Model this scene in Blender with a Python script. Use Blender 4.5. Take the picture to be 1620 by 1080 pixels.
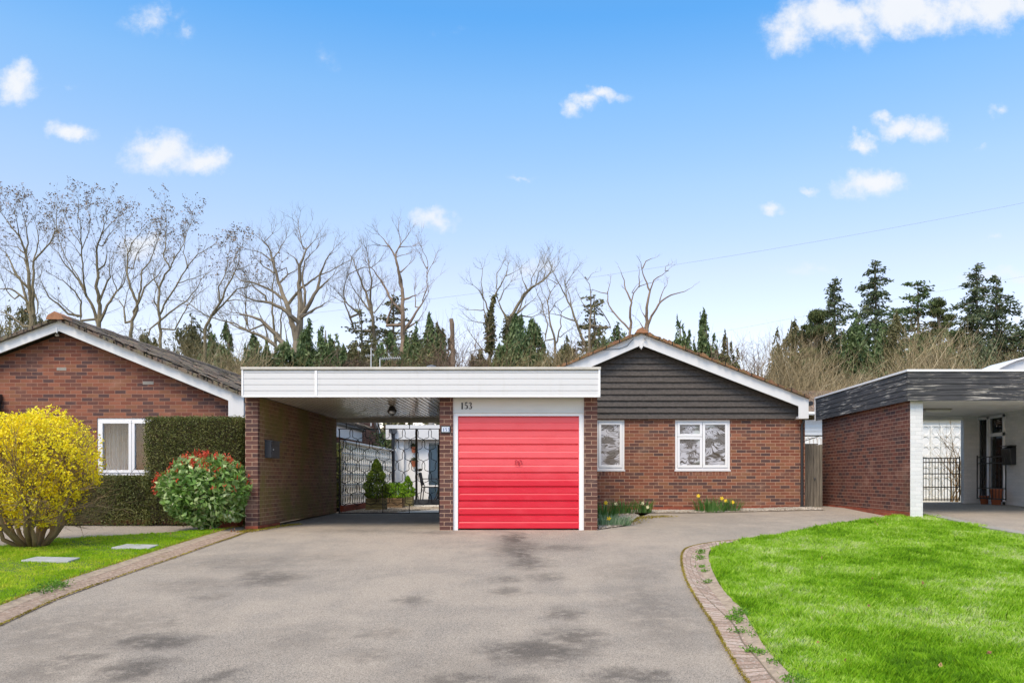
import bpy, bmesh, math, random
import numpy as np
from mathutils import Vector
random.seed(7); rng = np.random.default_rng(11)
R = math.radians
for o in list(bpy.data.objects): bpy.data.objects.remove(o)
scene = bpy.context.scene
F = 1300.0; VX = 865.0; VY = 757.0; CZ = 0.9          # focal length in photo pixels, vanishing point, eye height
# ------------------------------------------------------------------ camera
cd = bpy.data.cameras.new('camera'); cam = bpy.data.objects.new('camera', cd)
scene.collection.objects.link(cam); scene.camera = cam
cam.location = (0, 0, CZ); cam.rotation_euler = (R(90), 0, 0)
cd.sensor_width = 36; cd.lens = F/1620*36
cd.shift_x = (810-VX)/1620; cd.shift_y = (VY-540)/1620
cd.clip_start = 0.1; cd.clip_end = 3000
# ------------------------------------------------------------------ node helper
class NT:
    def __init__(s, tree): s.t = tree; s.n = tree.nodes; s.l = tree.links
    def new(s, typ, ins=None, **props):
        nd = s.n.new(typ)
        for k, v in props.items(): setattr(nd, k, v)
        for k, v in (ins or {}).items():
            sock = nd.inputs[k]
            if isinstance(v, bpy.types.NodeSocket): s.l.new(v, sock)
            else: sock.default_value = v
        return nd
    def math(s, op, a, b=0.0, c=0.0, clamp=False):
        return s.new('ShaderNodeMath', {0: a, 1: b, 2: c}, operation=op, use_clamp=clamp).outputs[0]
    def vmath(s, op, a, b=(0, 0, 0)):
        nd = s.new('ShaderNodeVectorMath', {0: a, 1: b}, operation=op)
        return nd.outputs['Value'] if op in ('LENGTH', 'DOT_PRODUCT', 'DISTANCE') else nd.outputs[0]
    def mix(s, f, a, b, mode='MIX'):
        nd = s.new('ShaderNodeMix', data_type='RGBA', blend_type=mode)
        for i, v in ((0, f), (6, a), (7, b)):
            if isinstance(v, bpy.types.NodeSocket): s.l.new(v, nd.inputs[i])
            else: nd.inputs[i].default_value = (tuple(v)+(1,))[:4] if i else v
        return nd.outputs[2]
    def ramp(s, f, stops, interp='LINEAR'):
        nd = s.n.new('ShaderNodeValToRGB'); cr = nd.color_ramp; cr.interpolation = interp
        while len(cr.elements) < len(stops): cr.elements.new(0.5)
        for e, (p, c) in zip(cr.elements, stops):
            e.position = p; e.color = (tuple(c)+(1,))[:4] if hasattr(c, '__len__') else (c, c, c, 1)
        s.l.new(f, nd.inputs[0]); return nd.outputs[0]
    def noise(s, vec, scale, detail=4, rough=0.55, dist=0.0):
        return s.new('ShaderNodeTexNoise', {'Vector': vec, 'Scale': scale, 'Detail': detail, 'Roughness': rough, 'Distortion': dist}).outputs[0]
    def maprange(s, v, a, b, c=0.0, d=1.0, smooth=True):
        return s.new('ShaderNodeMapRange', {0: v, 1: a, 2: b, 3: c, 4: d}, interpolation_type='SMOOTHSTEP' if smooth else 'LINEAR', clamp=True).outputs[0]
# ------------------------------------------------------------------ world: Nishita sky with fair weather clouds fixed in the world
SUN_EL, SUN_AZ = R(54), R(205)      # azimuth clockwise from +Y: behind the camera, to its left
w = bpy.data.worlds.new('World'); scene.world = w; w.use_nodes = True
t = NT(w.node_tree); t.n.clear()
sky = t.new('ShaderNodeTexSky', sky_type='NISHITA', sun_disc=False, sun_elevation=SUN_EL, sun_rotation=SUN_AZ,
            altitude=0, air_density=1.0, dust_density=0.6, ozone_density=1.6)
co = t.new('ShaderNodeTexCoord').outputs['Generated']
sep = t.new('ShaderNodeSeparateXYZ', {0: co})
yy = t.math('MAXIMUM', sep.outputs[1], 0.08)
uv = t.new('ShaderNodeCombineXYZ', {0: t.math('DIVIDE', sep.outputs[0], yy), 1: t.math('DIVIDE', sep.outputs[2], yy), 2: 0.0}).outputs[0]
nz = t.new('ShaderNodeTexNoise', {'Vector': uv, 'Scale': 16.0, 'Detail': 6.0, 'Roughness': 0.6})
off = t.vmath('SCALE', t.vmath('SUBTRACT', nz.outputs[1], (0.5, 0.5, 0.5))); off.node.inputs['Scale'].default_value = 0.06
wuv = t.vmath('ADD', uv, off)
clouds = [  # px, py, half width, half height, strength
 (25, 130, 44, 32, 1), (120, 212, 44, 18, .95), (262, 243, 66, 34, 1), (315, 255, 52, 24, .9), (235, 236, 34, 26, .8), (240, 35, 50, 26, .42), (292, 55, 16, 22, .3),
 (105, 142, 22, 10, .25), (685, 349, 36, 18, .85), (522, 88, 18, 28, .16), (905, 178, 18, 16, .7), (925, 165, 26, 15, .9), (950, 152, 36, 13, .8),
 (228, 385, 34, 24, .8), (850, 432, 42, 20, .6), (1250, 50, 52, 40, .9), (1320, 30, 90, 46, 1.1), (1440, 12, 120, 46, 1.1), (1560, 6, 120, 44, 1.0), (1355, 55, 50, 30, .7),
 (1366, 228, 24, 15, .95), (1425, 202, 50, 20, 1), (1470, 208, 36, 26, 1), (1394, 190, 20, 12, .7), (1375, 293, 54, 26, 1), (1290, 303, 24, 9, .5), (1221, 331, 20, 12, .65),
 (1580, 171, 20, 10, .5), (1545, 232, 12, 8, .3), (1280, 430, 60, 12, .3), (1580, 445, 90, 16, .5), (1570, 372, 16, 7, .3), (720, 60, 60, 8, .1), (820, 277, 24, 5, .25)]
acc = None
for px, py, a, b, st in clouds:
    c = ((px-VX)/F, CZ*0+(VY-py)/F, 0)
    d = t.vmath('MULTIPLY', t.vmath('SUBTRACT', wuv, c), (F/a, F/b, 0))
    m = t.math('MULTIPLY', t.math('SUBTRACT', 1.25, t.vmath('LENGTH', d), clamp=False), st)
    m = t.math('MAXIMUM', m, 0.0)
    acc = m if acc is None else t.math('MAXIMUM', acc, m)
fine = t.noise(uv, 34.0, 8, 0.66)
dens = t.math('ADD', acc, t.math('MULTIPLY', t.math('SUBTRACT', fine, 0.5), 1.7))
cm = t.math('MULTIPLY', t.maprange(dens, 0.0, 1.1), t.math('MINIMUM', t.math('MULTIPLY', acc, 4.0), 1.0))
cm = t.math('MULTIPLY', cm, 0.96)
tint = t.ramp(t.math('MULTIPLY', sep.outputs[2], 1.0), [(0, (.96, .70, .62)), (.24, (.99, .785, .71)), (.33, (.87, .845, .8)), (.42, (.65, .85, .89)), (.49, (.38, .77, .95)), (.53, (.42, .78, .94)), (.68, (1.15, 1.08, .88)), (1, (1.9, 1.45, 1.0))])
skyc = t.mix(1.0, t.mix(1.0, sky.outputs[0], tint, 'MULTIPLY'), (1.2, 1.2, 1.2), 'MULTIPLY')
cc = t.mix(t.noise(uv, 14.0, 3), (3.35, 3.5, 3.75), (3.7, 3.75, 3.85))
col = t.mix(cm, skyc, cc)
bg = t.new('ShaderNodeBackground', {'Color': col, 'Strength': 0.15})
out = t.new('ShaderNodeOutputWorld', {'Surface': bg.outputs[0]})
# ------------------------------------------------------------------ sun (veiled by thin cloud: soft)
ld = bpy.data.lights.new('sun', 'SUN'); ld.energy = 1.85; ld.angle = R(24); ld.color = (1, .85, .68)
sun = bpy.data.objects.new('sun', ld); scene.collection.objects.link(sun)
sd = Vector((math.sin(SUN_AZ)*math.cos(SUN_EL), math.cos(SUN_AZ)*math.cos(SUN_EL), math.sin(SUN_EL)))
sun.rotation_euler = (-sd).to_track_quat('-Z', 'Y').to_euler()
vs = scene.view_settings; vs.view_transform = 'Standard'; vs.look = 'None'; vs.exposure = 0.8; vs.gamma = 1
# ------------------------------------------------------------------ terrain and projections
def sm(v): v = min(1.0, max(0.0, v)); return v*v*(3-2*v)
def H(x, y):
    if y < 14.4: z = -0.0555*(14.4-max(y, -2.5))
    else: z = min(1, (y-14.4)/4.6)*(0.06+0.1*sm(x/2))
    return z + 0.07*sm((x-3)/3.5)*sm((y-11)/4)
def at(px, py, Y): return Vector(((px-VX)/F*Y, Y, CZ+(VY-py)/F*Y))
def X_(px, Y): return (px-VX)/F*Y
def Z_(py, Y): return CZ+(VY-py)/F*Y
def P(px, py):          # the spot of ground seen at a photo pixel
    lo, hi = 0.5, 60.0
    for _ in range(60):
        m = (lo+hi)/2; p = at(px, py, m)
        if p.z > H(p.x, p.y): lo = m
        else: hi = m
    p = at(px, py, lo); return (p.x, p.y)
# ------------------------------------------------------------------ object helpers
COL = scene.collection; ORG = {}
def tag(o, label=None, cat=None, group=None, kind=None):
    if label: o['label'] = label
    if cat: o['category'] = cat
    if group: o['group'] = group
    if kind: o['kind'] = kind
    return o
def thing(name, label, cat, loc=(0, 0, 0), group=None):
    o = bpy.data.objects.new(name, None); COL.objects.link(o); o.location = loc; o.empty_display_size = .2
    ORG[o.name] = Vector(loc); return tag(o, label, cat, group)
def finish(name, me, m, parent):
    o = bpy.data.objects.new(name, me); COL.objects.link(o)
    if m: me.materials.append(m)
    if parent: o.parent = parent
    return o
class M:
    def __init__(s): s.v = []; s.f = []
    def add(s, vs, fs):
        b = len(s.v); s.v += [tuple(v) for v in vs]; s.f += [tuple(i+b for i in f) for f in fs]; return s
    def box(s, x0, x1, y0, y1, z0, z1):
        x0, x1 = sorted((x0, x1)); y0, y1 = sorted((y0, y1)); z0, z1 = sorted((z0, z1))
        return s.add([(x0,y0,z0),(x1,y0,z0),(x1,y1,z0),(x0,y1,z0),(x0,y0,z1),(x1,y0,z1),(x1,y1,z1),(x0,y1,z1)],
                     [(0,3,2,1),(4,5,6,7),(0,1,5,4),(1,2,6,5),(2,3,7,6),(3,0,4,7)])
    def prism(s, poly, a, b, ax='y'):       # poly given in the two other axes; extruded a..b
        def mk(p, t): return (p[0], t, p[1]) if ax == 'y' else (t, p[0], p[1]) if ax == 'x' else (p[0], p[1], t)
        n = len(poly); vs = [mk(p, a) for p in poly]+[mk(p, b) for p in poly]
        fs = [tuple(range(n)), tuple(range(2*n-1, n-1, -1))]+[(i, i+n, (i+1) % n+n, (i+1) % n) for i in range(n)]
        return s.add(vs, fs)
    def tube(s, pts, rad, n=6, cap=True):
        pts = [Vector(p) for p in pts]
        if not hasattr(rad, '__len__'): rad = [rad]*len(pts)
        vs = []; u = None
        for i, p in enumerate(pts):
            d = (pts[min(i+1, len(pts)-1)]-pts[max(i-1, 0)])
            d = d.normalized() if d.length > 1e-9 else Vector((0, 0, 1))
            if u is None: u = d.cross(Vector((0, 1, 0)) if abs(d.y) < .9 else Vector((1, 0, 0))).normalized()
            u = (u-d*u.dot(d)); u = u.normalized() if u.length > 1e-6 else d.orthogonal().normalized()
            w_ = d.cross(u)
            for k in range(n):
                a = 2*math.pi*k/n; vs.append(p+(u*math.cos(a)+w_*math.sin(a))*rad[i])
        fs = [(i*n+k, i*n+(k+1) % n, (i+1)*n+(k+1) % n, (i+1)*n+k) for i in range(len(pts)-1) for k in range(n)]
        if cap: fs += [tuple(range(n-1, -1, -1)), tuple((len(pts)-1)*n+k for k in range(n))]
        return s.add(vs, fs)
    def lathe(s, prof, c, n=16):            # prof: (radius, z)
        vs = [(c[0]+r*math.cos(2*math.pi*k/n), c[1]+r*math.sin(2*math.pi*k/n), c[2]+z) for r, z in prof for k in range(n)]
        fs = [(i*n+k, i*n+(k+1) % n, (i+1)*n+(k+1) % n, (i+1)*n+k) for i in range(len(prof)-1) for k in range(n)]
        fs += [tuple(range(n-1, -1, -1)), tuple((len(prof)-1)*n+k for k in range(n))]
        return s.add(vs, fs)
    def ribbon(s, pts, wid, y0, y1):        # flat stroke in the x-z plane with thickness
        L = []; Rr = []
        for i, p in enumerate(pts):
            a = pts[max(i-1, 0)]; b = pts[min(i+1, len(pts)-1)]
            dx, dz = b[0]-a[0], b[1]-a[1]; l = math.hypot(dx, dz) or 1; h = wid[i]/2
            L.append((p[0]-dz/l*h, p[1]+dx/l*h)); Rr.append((p[0]+dz/l*h, p[1]-dx/l*h))
        for i in range(len(pts)-1): s.prism([L[i], L[i+1], Rr[i+1], Rr[i]], y0, y1)
        return s
    def build(s, name, m, parent=None, smooth=False, bevel=0, uv='box', normals=True):
        me = bpy.data.meshes.new(name); o0 = ORG.get(parent.name, Vector()) if parent else Vector()
        me.from_pydata([(v[0]-o0.x, v[1]-o0.y, v[2]-o0.z) for v in s.v], [], s.f)
        if normals:
            bm = bmesh.new(); bm.from_mesh(me); bmesh.ops.recalc_face_normals(bm, faces=bm.faces); bm.to_mesh(me); bm.free()
        if uv == 'box' and len(me.polygons) < 60000:
            ul = me.uv_layers.new(name='UVMap').data
            for p in me.polygons:
                n = p.normal; ax, ay, az = abs(n.x), abs(n.y), abs(n.z)
                for li in p.loop_indices:
                    v = s.v[me.loops[li].vertex_index]
                    ul[li].uv = (v[0], v[1]) if az > ax and az > ay else (v[0], v[2]) if ay >= ax else (v[1], v[2])
        if smooth: me.polygons.foreach_set('use_smooth', [True]*len(me.polygons))
        o = finish(name, me, m, parent)
        if parent: ORG[o.name] = o0
        if bevel:
            b = o.modifiers.new('bevel', 'BEVEL'); b.width = bevel; b.segments = 2; b.limit_method = 'ANGLE'
        return o
def rawmesh(name, V, k, m, parent=None):    # V: (n*k,3) numpy, faces of k consecutive vertices
    me = bpy.data.meshes.new(name); V = np.asarray(V, dtype=np.float32)
    if parent: V = V-np.array(ORG[parent.name], dtype=np.float32)
    nv = len(V); nf = nv//k
    me.vertices.add(nv); me.vertices.foreach_set('co', V.ravel())
    me.loops.add(nv); me.loops.foreach_set('vertex_index', np.arange(nv, dtype=np.int32))
    me.polygons.add(nf); me.polygons.foreach_set('loop_start', np.arange(nf, dtype=np.int32)*k)
    me.update(calc_edges=True); o = finish(name, me, m, parent)
    if parent: ORG[o.name] = ORG[parent.name]
    return o
def unit(a): return a/np.maximum(np.linalg.norm(a, axis=1, keepdims=True), 1e-9)
def leafV(C, L, W, bias=None, bw=0.0):      # rhombus leaves at centres C
    n = len(C); a = unit(rng.normal(size=(n, 3)))
    if bias is not None: a = unit(a*(1-bw)+np.asarray(bias)*bw)
    b = unit(np.cross(a, rng.normal(size=(n, 3))))
    L = (L*rng.uniform(.6, 1.25, n))[:, None]/2; W = (W*rng.uniform(.7, 1.2, n))[:, None]/2
    return np.stack([C-a*L, C+b*W+a*L*.1, C+a*L, C-b*W+a*L*.1], axis=1).reshape(-1, 3)
def leaves(name, m, parent, C, L, W, bias=None, bw=0.0): return rawmesh(name, leafV(C, L, W, bias, bw), 4, m, parent)
def copy_tree(o, loc, label=None):
    r = o.copy(); COL.objects.link(r); r.location = loc
    if label: r['label'] = label
    ORG[r.name] = Vector(loc)
    for ch in o.children:
        c = ch.copy(); COL.objects.link(c); c.parent = r
        for g in ch.children: d = g.copy(); COL.objects.link(d); d.parent = c
    return r
def drape(name, poly, dz, m, step=1.0, skirt=0.0):
    bm = bmesh.new(); vs_ = [bm.verts.new((x, y, 0)) for x, y in poly]; bm.faces.new(vs_)
    xs = [p[0] for p in poly]; ys = [p[1] for p in poly]
    for ax, lo, hi in ((0, min(xs), max(xs)), (1, min(ys), max(ys))):
        c = math.floor(lo/step)*step+step
        while c < hi:
            co_ = [0, 0, 0]; co_[ax] = c+1e-4; no = [0, 0, 0]; no[ax] = 1
            bmesh.ops.bisect_plane(bm, geom=bm.verts[:]+bm.edges[:]+bm.faces[:], plane_co=co_, plane_no=no); c += step
    if skirt:
        r = bmesh.ops.extrude_face_region(bm, geom=bm.faces[:])
        low = [v for v in r['geom'] if isinstance(v, bmesh.types.BMVert)]
        for v in low: v.co.z = -skirt
    for v in bm.verts: v.co.z += H(v.co.x, v.co.y)+dz
    bmesh.ops.recalc_face_normals(bm, faces=bm.faces)
    me = bpy.data.meshes.new(name); bm.to_mesh(me); bm.free()
    if not skirt:
        if me.polygons[0].normal.z < 0: me.flip_normals()
    return finish(name, me, m, None)
# ------------------------------------------------------------------ materials
def newmat(name):
    m = bpy.data.materials.new(name); m.use_nodes = True; t = NT(m.node_tree); b = t.n['Principled BSDF']
    t.obj = t.new('ShaderNodeTexCoord').outputs['Object']
    return m, t, b
def bumped(t, b, h, strength=.3, dist=.01):
    bp = t.new('ShaderNodeBump', {'Height': h, 'Strength': strength, 'Distance': dist}); t.l.new(bp.outputs[0], b.inputs['Normal'])
def plain(name, c, rough=.5, var=.12, scale=3.0, metal=0.0, spec=.5, stretch=(1, 1, 1), bump=.0, fine=60.0):
    m, t, b = newmat(name)
    v = t.vmath('MULTIPLY', t.obj, stretch)
    n1 = t.noise(v, scale, 5); n2 = t.noise(v, fine, 3)
    f = t.math('ADD', t.math('MULTIPLY', n1, .7), t.math('MULTIPLY', n2, .3))
    f = t.maprange(f, .3, .7, smooth=False)
    t.l.new(t.mix(f, tuple(x*(1-var) for x in c), tuple(min(1, x*(1+var)) for x in c)), b.inputs['Base Color'])
    b.inputs['Roughness'].default_value = rough; b.inputs['Metallic'].default_value = metal; b.inputs['Specular IOR Level'].default_value = spec
    if bump: bumped(t, b, n2, bump, .006)
    return m
def brick(name, tones, mortar, algae=None, soldier=False, w=.225, h=.075, paint=None, mort=.0055, dirt=.25):
    m, t, b = newmat(name)
    uvn = t.new('ShaderNodeUVMap').outputs[0]
    if soldier: uvn = t.new('ShaderNodeMapping', {'Vector': uvn, 'Rotation': (0, 0, R(90))}).outputs[0]
    jit = t.vmath('SCALE', t.new('ShaderNodeTexNoise', {'Vector': uvn, 'Scale': 9.0}).outputs[1]); jit.node.inputs['Scale'].default_value = .006
    uvn = t.vmath('ADD', uvn, jit)
    bt = t.new('ShaderNodeTexBrick', {'Vector': uvn, 'Color1': (0, 0, 0, 1), 'Color2': (1, 1, 1, 1), 'Mortar': (.5, .5, .5, 1), 'Scale': 1.0,
               'Mortar Size': mort, 'Mortar Smooth': .3, 'Bias': 0.0, 'Brick Width': w, 'Row Height': h}, offset=0.5, squash=1.0)
    n = len(tones); col = t.ramp(bt.outputs[0], [((i+.0)/n, c) for i, c in enumerate(tones)], 'CONSTANT')
    gr = t.noise(t.obj, 55.0, 4); big = t.noise(t.obj, 1.1, 4)
    col = t.mix(t.math('MULTIPLY', gr, .55), col, t.mix(.5, col, (.02, .015, .012)))
    mo = t.mix(t.noise(t.obj, 2.5, 4), tuple(x*.72 for x in mortar), tuple(min(1, x*1.15) for x in mortar))
    col = t.mix(bt.outputs[1], col, mo)
    col = t.mix(t.math('MULTIPLY', t.maprange(big, .45, .75), dirt), col, tuple(x*.45 for x in mortar))
    pale = t.math('MULTIPLY', t.maprange(t.noise(t.vmath('MULTIPLY', t.obj, (1, 1, 1.8)), 1.7, 7, .66), .54, .7), .32); col = t.mix(pale, col, tuple(min(1, x*1.05) for x in mortar))
    if algae:
        ac, lo, hi, amt = algae
        a = t.math('MULTIPLY', t.maprange(t.noise(t.obj, 1.3, 5, .62), lo, hi), amt)
        col = t.mix(a, col, ac)
    t.l.new(col, b.inputs['Base Color'])
    b.inputs['Roughness'].default_value = .85; b.inputs['Specular IOR Level'].default_value = .25
    hh = t.math('ADD', t.math('MULTIPLY', bt.outputs[1], -1.0), t.math('MULTIPLY', gr, .35))
    bumped(t, b, hh, .55, .008)
    return m
def leafmat(name, stops, transl=.35, rough=.5, big=None):
    m, t, b = newmat(name)
    rnd = t.new('ShaderNodeNewGeometry').outputs['Random Per Island']
    n1 = t.noise(t.obj, big or 1.6, 3)
    f = t.math('ADD', t.math('MULTIPLY', rnd, .62), t.math('MULTIPLY', t.maprange(n1, .3, .7), .38))
    col = t.ramp(f, stops)
    t.l.new(col, b.inputs['Base Color']); b.inputs['Roughness'].default_value = rough; b.inputs['Specular IOR Level'].default_value = .35
    tr = t.new('ShaderNodeBsdfTranslucent', {'Color': col})
    mx = t.new('ShaderNodeMixShader', {0: transl, 1: b.outputs[0], 2: tr.outputs[0]})
    t.l.new(mx.outputs[0], t.n['Material Output'].inputs[0])
    return m
def glass(name, tint=(.02, .025, .03), refl=.0):
    m, t, b = newmat(name)
    g = t.new('ShaderNodeBsdfGlossy', {'Roughness': .02, 'Color': (.95, .97, 1, 1)}); tr = t.new('ShaderNodeBsdfTransparent', {'Color': (.96, .98, .98, 1)})
    fr = t.new('ShaderNodeFresnel', {'IOR': 1.5}); bp = t.new('ShaderNodeBump', {'Height': t.noise(t.obj, 2.2, 2), 'Strength': .12, 'Distance': .02})
    t.l.new(bp.outputs[0], g.inputs['Normal'])
    mx = t.new('ShaderNodeMixShader', {0: t.math('ADD', fr.outputs[0], refl), 1: tr.outputs[0], 2: g.outputs[0]})
    t.l.new(mx.outputs[0], t.n['Material Output'].inputs[0]); return m

MT = {}
RED = [(.24,.085,.052), (.28,.105,.062), (.2,.072,.048), (.14,.064,.052), (.27,.12,.066), (.105,.06,.056), (.32,.125,.074), (.185,.08,.058)]
MT['brick_red'] = brick('brick_red', RED, (.48, .31, .215), algae=((.06, .045, .03), .6, .85, .5))
MT['brick_left'] = brick('brick_left', [(r*1.0, g*.98, b*1.02) for r, g, b in RED], (.36, .2, .145))
PUR = [(.13,.06,.05), (.155,.075,.06), (.11,.052,.045), (.17,.072,.055), (.095,.052,.05), (.14,.068,.058)]
MT['brick_pier'] = brick('brick_pier', PUR, (.46, .31, .22), dirt=.1)
MT['brick_wall_mossy'] = brick('brick_wall_mossy', [(.26,.135,.09), (.3,.16,.095), (.21,.115,.075), (.27,.16,.09)], (.48, .35, .22), algae=((.19, .17, .05), .42, .64, .72))
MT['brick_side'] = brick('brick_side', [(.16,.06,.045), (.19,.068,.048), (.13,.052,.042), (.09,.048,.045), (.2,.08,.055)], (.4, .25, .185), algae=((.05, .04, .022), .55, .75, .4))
MT['plinth'] = brick('plinth', [(.36,.085,.045), (.42,.11,.06), (.3,.075,.045)], (.3, .13, .09))
MT['soldier'] = brick('soldier', RED[:5], (.45, .27, .19), soldier=True, h=.075, w=.3)
MT['brick_white'] = brick('brick_white', [(.82,.83,.83), (.86,.86,.86), (.79,.8,.8)], (.7, .7, .7), mort=.004, dirt=.1)
MT['brick_far'] = brick('brick_far', [(.25,.095,.06), (.3,.12,.07), (.2,.08,.055)], (.42, .28, .2))
def pvc(name, c=(.66, .67, .68), grime=.25, rough=.38):
    m, t, b = newmat(name)
    v = t.vmath('MULTIPLY', t.obj, (3.0, 3.0, .5))
    g = t.maprange(t.noise(v, 2.5, 6, .65), .5, .8)
    fine = t.maprange(t.noise(t.obj, 16.0, 4), .55, .75)
    f = t.math('MULTIPLY', t.math('ADD', g, t.math('MULTIPLY', fine, .35)), grime, clamp=True)
    t.l.new(t.mix(f, c, (.45, .44, .38)), b.inputs['Base Color']); b.inputs['Roughness'].default_value = rough
    return m
MT['pvc'] = pvc('white_pvc'); MT['frame'] = pvc('window_frame_white', (.82, .83, .85), .08, .25)
MT['barge'] = pvc('barge_board_white', (.7, .71, .72), .16)
MT['edge'] = plain('roof_edge_trim', (.55, .53, .48), .7, .2, 4)
MT['header'] = plain('garage_header_cream', (.62, .63, .61), .5, .06, 2, stretch=(1, 1, 6))
MT['black'] = plain('black_plastic', (.022, .024, .028), .35, .2)
MT['iron'] = plain('black_iron', (.015, .015, .017), .5, .3)
MT['anthracite'] = plain('anthracite_metal', (.045, .052, .062), .38, .12)
MT['white_paint'] = plain('white_masonry_paint', (.84, .84, .82), .8, .07, 2)
MT['block'] = plain('white_screen_block', (.9, .89, .84), .8, .12, 4)
MT['patio'] = plain('pale_patio_slab', (.62, .6, .53), .8, .1, 2)
MT['concrete'] = plain('concrete', (.3, .28, .25), .85, .2, 6, bump=.3)
MT['slab'] = plain('stepping_slab_stone', (.36, .37, .37), .85, .15, 8, bump=.3)
MT['terracotta'] = plain('terracotta', (.42, .13, .06), .75, .2, 8)
MT['curtain'] = plain('cream_curtain', (.95, .93, .87), .9, .03, 2)
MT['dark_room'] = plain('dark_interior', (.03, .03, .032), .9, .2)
MT['grey_room'] = plain('grey_interior', (.42, .46, .52), .8, .1)
MT['bark'] = plain('bark_greenish', (.19, .16, .1), .9, .35, 3, bump=.5)
MT['bark_brown'] = plain('bark_brown', (.2, .168, .12), .9, .35, 3, bump=.5)
MT['bark_red'] = plain('bark_reddish', (.23, .17, .12), .9, .3, 3)
MT['stem'] = plain('shrub_stem', (.25, .175, .09), .85, .25, 9, bump=.4)
MT['aerial'] = plain('aerial_aluminium', (.6, .62, .62), .4, .1, metal=.3)
MT['cable'] = plain('cable_grey', (.3, .33, .38), .6, .1)
MT['lead'] = plain('lead_flashing', (.1, .11, .13), .5, .2)
MT['cushion'] = plain('pale_cushion', (.7, .7, .68), .9, .08)
MT['planter_stone'] = plain('mossy_planter_timber', (.15, .135, .06), .9, .5, 9, stretch=(1, 1, 3), bump=.6)
MT['planter_brown'] = plain('weathered_planter', (.22, .15, .085), .9, .4, 9, stretch=(1, 1, 4), bump=.6)
def m_timber(name, a, bcol, peel=None, axis=(.6, .6, 14), amount=(.6, .72)):
    m, t, b = newmat(name)
    n = t.noise(t.vmath('MULTIPLY', t.obj, axis), 3.0, 6, .6)
    col = t.mix(t.maprange(n, .35, .65), a, bcol)
    if peel:
        p = t.maprange(t.noise(t.vmath('MULTIPLY', t.obj, tuple(x*1.4 for x in axis)), 2.0, 8, .68), *amount)
        p = t.math('MULTIPLY', p, t.maprange(t.noise(t.obj, .9, 3), .42, .6)); col = t.mix(p, col, peel)
    t.l.new(col, b.inputs['Base Color']); b.inputs['Roughness'].default_value = .75; bumped(t, b, n, .4, .006); return m
MT['fascia_old'] = m_timber('peeling_black_timber', (.03, .032, .036), (.065, .065, .07), (.5, .47, .42), (.7, .7, 16), (.54, .62))
MT['gate_wood'] = m_timber('weathered_gate_wood', (.13, .115, .09), (.24, .215, .17), None, (14, 14, .8))
MT['tile_hang'] = m_timber('dark_tile_hanging', (.05, .042, .037), (.084, .072, .064), (.2, .19, .17), (5, 5, 9), (.7, .8))
def m_roof(name, cols, moss, s=1.0):
    m, t, b = newmat(name)
    bt = t.new('ShaderNodeTexBrick', {'Vector': t.vmath('MULTIPLY', t.obj, (1, 1, 1)), 'Color1': (0, 0, 0, 1), 'Color2': (1, 1, 1, 1), 'Scale': 1.0, 'Mortar Size': .012, 'Mortar Smooth': .5,
                                      'Brick Width': .3, 'Row Height': .22, 'Mortar': (.3, .3, .3, 1)})
    col = t.ramp(bt.outputs[0], [(i/len(cols), c) for i, c in enumerate(cols)], 'CONSTANT')
    n = t.noise(t.obj, 9.0, 6, .65); col = t.mix(t.maprange(n, .48, .62), col, moss)
    n2 = t.noise(t.obj, 30.0, 4, .7); col = t.mix(t.maprange(n2, .6, .72), col, (.34, .32, .27))
    col = t.mix(bt.outputs[1], col, (.02, .018, .015))
    t.l.new(col, b.inputs['Base Color']); b.inputs['Roughness'].default_value = .92
    bumped(t, b, t.math('ADD', n, t.math('MULTIPLY', bt.outputs[1], -1.0)), .9, .03); return m
MT['roof_grey'] = m_roof('roof_tiles_lichened', [(.13,.1,.08), (.18,.135,.1), (.1,.08,.065), (.155,.11,.085)], (.17, .15, .09))
MT['roof_orange'] = m_roof('roof_tiles_mossy', [(.22,.11,.06), (.16,.09,.055), (.26,.14,.07)], (.16, .12, .045))
MT['ridge'] = plain('ridge_tile_clay', (.33, .16, .085), .9, .35, 10)
def m_red():
    m, t, b = newmat('red_garage_paint')
    g = t.new('ShaderNodeTexCoord').outputs['Generated']
    z = t.new('ShaderNodeSeparateXYZ', {0: t.obj}).outputs[2]
    n = t.noise(t.vmath('MULTIPLY', t.obj, (1.2, 1, 3.0)), 1.8, 5, .6)
    f = t.math('ADD', t.maprange(z, .75, 1.25), t.math('MULTIPLY', t.math('SUBTRACT', n, .5), .9), clamp=True)   # paler pinkish red above, deeper red low down
    t.l.new(t.mix(f, (.64, .012, .036), (.78, .1, .12)), b.inputs['Base Color'])
    t.l.new(t.maprange(n, .3, .7, .34, .5), b.inputs['Roughness']); return m
MT['red'] = m_red()
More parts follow.
